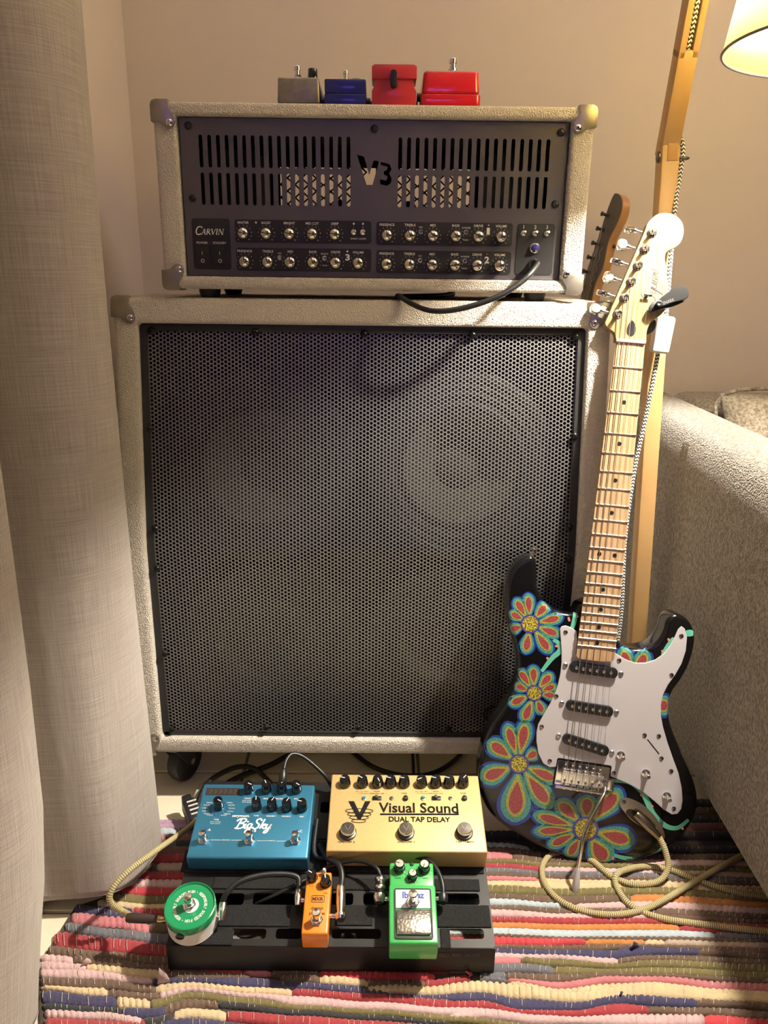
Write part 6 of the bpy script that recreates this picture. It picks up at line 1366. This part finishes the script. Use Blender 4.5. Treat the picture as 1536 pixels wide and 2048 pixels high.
# ================================================================== CABLES
TWEED = braid_mat('tweed_braid', (.66, .55, .27), (.035, .03, .02), 12.0, 330.0, .62)
CABLE = mat('black_cable', (.010, .010, .011), .42)
GOLDM = mat('gold_plated', (.62, .46, .18), .25, 1.0)
def cable(name, label, pts, r, m, plugs=None, cat='cable', n=8, group=None):
    P = [Vector(p) for p in pts]; M = T((P[0].x, P[0].y, P[0].z)); o = thing(name, M, label, cat, group); I = M.inverted()
    mb = MB(); mb.tube(catmull(P, n), r, 12, M=I); mb.build('lead', m, o, smooth=60)
    for (a, b, rr, mt, nm) in (plugs or []):
        mb = MB(); a, b = Vector(a), Vector(b); mb.tube([a, a.lerp(b, .08), a.lerp(b, .6), b], [rr * .85, rr, rr, rr * .7], 16, M=I); mb.build(nm, mt, o)
    return o
# guitar lead
j0 = MG @ Vector((*g6(1018, 1680, BZ + .004), BZ + .004)); j1 = MG @ Vector((*g6(1160, 1822, .006), .008))
def rz(px, py, z=.0115): return atZ(px, py, z)
path = [j1, MG @ Vector((*onM(MG, 1330, 1700, .014), .014)), atZ(1336, 1735, .030), rz(1318, 1762, .014), rz(1270, 1769), rz(1222, 1752), rz(1185, 1722), rz(1150, 1708, .012), rz(1120, 1704, .012), rz(1097, 1713), rz(1084, 1738), rz(1092, 1772), rz(1125, 1805), rz(1178, 1825), rz(1240, 1829), rz(1300, 1814, .013), rz(1370, 1775, .015), rz(1430, 1740, .016), rz(1478, 1714, .014), rz(1530, 1690), rz(1600, 1690), rz(1650, 1730), rz(1600, 1790), rz(1510, 1790), rz(1440, 1776), rz(1385, 1757), rz(1340, 1740), rz(1290, 1733), rz(1250, 1740, .018), rz(1232, 1752, .018), rz(1233, 1772, .012), rz(1250, 1800), rz(1280, 1822, .0105), rz(1330, 1838, .0105), rz(1400, 1848), rz(1480, 1858), rz(1580, 1866), rz(1680, 1872)]
cable('guitar_cable', 'tweed-braided lead plugged into the guitar and looped over the rug', path, .0046, TWEED, [(j0, j1, .0074, mat('plug_dark_gold', (.30, .25, .16), .25, 1.0), 'plug')], n=7)
# left tweed lead to the tin
tc0 = MBD @ Vector((bp(*c10(325, 455), .038)[0] - TR - .002, bp(*c10(325, 455), .038)[1] - .004, n0 + .012))
tc1 = tc0 + Vector((-.040, .002, -.002))
path = [tc1, atZ(248, 1824, .052), rz(228, 1812, .066), rz(219, 1794, .080), rz(232, 1768, .092), rz(262, 1738, .100), rz(300, 1710, .098), rz(345, 1678, .080), rz(380, 1653, .050), rz(402, 1630, .022), rz(440, 1608, .012), rz(520, 1592, .008), rz(600, 1585, .008), rz(660, 1578, .008), rz(760, 1570, .008)]
cable('tin_pedal_cable', 'tweed-braided lead running from the tin pedal past the curtain', path, .0042, TWEED, [(tc1 + Vector((-.012, .002, 0)), tc0 + Vector((-.009, 0, 0)), .0062, mat('brown_heatshrink', (.035, .022, .015), .6), 'plug_sleeve'), (tc0 + Vector((-.010, 0, 0)), tc0 + Vector((.001, 0, 0)), .0048, GOLDM, 'plug')])
# head input lead
ij = HO + Vector((.2426, .010, .041)); i1 = atY(1076, 527, 1.168); i2 = atY(1068, 540, 1.150)
path = [i1, atY(1062, 546, 1.148), atY(1040, 566, 1.142), atY(1000, 591, 1.138), atY(950, 610, 1.140), atY(900, 621, 1.146), atY(860, 621, 1.158), atY(828, 610, 1.182), Vector((.056, 1.206, .8655)), Vector((.06, 1.24, .8645)), Vector((.13, 1.33, .8645)), Vector((.16, 1.46, .8645)), Vector((.15, 1.54, .84)), Vector((.15, 1.56, .70)), Vector((.14, 1.58, .2)), Vector((.10, 1.55, .006))]
cable('amplifier_input_cable', 'black lead from the amplifier input drooping over the cabinet edge', path, .0040, CABLE, [(ij, i1, .0065, BLACK, 'plug'), (ij + Vector((0, .004, 0)), ij + Vector((0, -.006, 0)), .0085, CHROME, 'ferrule')])
# patch leads on the board
def B(px, py, z): p = bp(px, py, z); return MBD @ Vector((p[0], p[1], z))
def rplug(px, py, qx, qy, z): return (B(px, py, z), B(qx, qy, z))
pc = [B(446, 1806, .024), B(452, 1788, .032), B(478, 1764, .036), B(520, 1751, .034), B(565, 1748, .030), B(594, 1754, .026), B(598, 1770, .022), B(597, 1782, .020)]
cable('patch_cable', 'black patch lead arching from the tin pedal to the orange pedal', pc, .0040, CABLE, [(B(447, 1804, .024), B(443, 1842, .018), .0052, CHROME, 'plug'), (B(434, 1828, .018), B(445, 1832, .018), .0040, CHROME, 'plug_tip'), (B(597, 1780, .020), B(595, 1812, .018), .0055, CHROME, 'plug'), (B(596, 1800, .018), B(612, 1801, .018), .0035, CHROME, 'plug_tip')], group='patch leads on the board')
pc = [B(682, 1776, .026), B(684, 1750, .030), B(676, 1728, .030), B(655, 1716, .020), B(640, 1690, .010)]
cable('patch_cable', 'black patch lead with a silver plug right of the orange pedal', pc, .0042, CABLE, [(B(682, 1772, .026), B(681, 1832, .020), .0062, CHROME, 'plug'), (B(681, 1829, .020), B(681, 1840, .020), .0080, CHROME, 'plug_head'), (B(678, 1832, .019), B(656, 1832, .019), .0034, CHROME, 'plug_tip')], group='patch leads on the board')
pc = [B(761, 1756, .028), B(755, 1738, .032), B(735, 1726, .030), B(705, 1722, .024), B(660, 1732, .014), B(640, 1745, .010), B(560, 1785, .008), B(512, 1808, -.01)]
cable('patch_cable', 'thin black patch lead with a banded silver plug left of the green pedal', pc, .0026, CABLE, [(B(761, 1752, .028), B(759, 1790, .022), .0066, BLACK, 'plug'), (B(761, 1757, .028), B(760, 1765, .027), .0076, CHROME, 'plug_band'), (B(760, 1772, .026), B(760, 1779, .025), .0076, CHROME, 'plug_band'), (B(759, 1788, .022), B(758, 1806, .020), .0084, CHROME, 'plug_head'), (B(762, 1798, .020), B(782, 1798, .020), .0034, CHROME, 'plug_tip')], group='patch leads on the board')
pc = [B(886, 1800, .020), B(886, 1775, .024), B(880, 1752, .026), B(868, 1732, .026), B(850, 1718, .024), B(800, 1709, .020), B(730, 1706, .016), B(670, 1712, .014), B(640, 1716, .010), B(628, 1700, .010), B(634, 1640, .010)]
cable('patch_cable', 'long black lead from the green pedal along the front of the gold pedal', pc, .0034, CABLE, [(B(886, 1790, .020), B(886, 1806, .020), .0070, BLACK, 'plug_head'), (B(889, 1797, .020), B(866, 1797, .020), .0034, CHROME, 'plug_tip')], group='patch leads on the board')
# black mains and speaker leads on the floor under the cabinet
cable('floor_cable', 'black lead arching over the floor behind the blue pedal', [rz(392, 1640, .02), rz(398, 1600, .03), rz(420, 1562, .035), rz(470, 1535, .030), rz(510, 1538, .020), rz(545, 1570, .012), rz(580, 1600, .010)], .0046, CABLE, group='leads on the floor')
cable('floor_cable', 'black lead crossing the floor under the cabinet to the right', [rz(440, 1575, .010), rz(480, 1553, .010), rz(540, 1530, .014), rz(580, 1510, .014), rz(640, 1490, .008), rz(760, 1480, .006)], .0050, CABLE, group='leads on the floor')
cable('floor_cable', 'black lead curving over the floor behind the gold pedal', [rz(690, 1490, .006), rz(740, 1530, .008), rz(800, 1550, .008), rz(860, 1548, .008), rz(910, 1520, .008), rz(940, 1480, .006)], .0044, CABLE, group='leads on the floor')
cable('floor_cable', 'thin black lead running straight back behind the gold pedal', [rz(826, 1570, .006), rz(827, 1540, .006), rz(825, 1505, .006), rz(820, 1460, .006)], .0030, CABLE, group='leads on the floor')
cable('floor_cable', 'grey-white lead beside the blue pedal on the stone floor', [rz(386, 1650, .006), rz(388, 1610, .010), rz(394, 1585, .012), rz(404, 1570, .010), rz(430, 1560, .006)], .0036, mat('grey_cable', (.42, .39, .33), .5), group='leads on the floor')
# lead plugged into the back of the blue pedal
t0 = MBD @ Vector((*bp(566, 1562, .050), .030)); t1 = B(567, 1540, .052)
cable('reverb_pedal_cable', 'black lead plugged into the rear of the blue pedal', [B(568, 1538, .052), B(573, 1520, .056), B(585, 1508, .056), B(605, 1513, .050), B(630, 1532, .040), B(652, 1554, .028), B(664, 1575, .012)], .0030, CABLE, [(B(565, 1566, .045), B(567, 1540, .052), .0062, BLACK, 'plug')])
# black multiway plug at the left of the blue pedal
M = T(atZ(384, 1628, .03)) @ RZ(.5) @ RX(.2); o = thing('ribbed_plug', M, 'black ribbed connector lying left of the blue pedal', 'plug')
mb = MB(); mb.box((0, 0, 0), (.022, .050, .022), bev=.003); mb.box((0, .030, 0), (.016, .016, .014), bev=.002); mb.build('shell', BLACK, o)
for k in range(4): mb = MB(); mb.box((.004, -.010 + .009 * k, .0115), (.016, .003, .0012)); mb.build('rib', mat('pale_rib', (.55, .53, .50), .5), o)
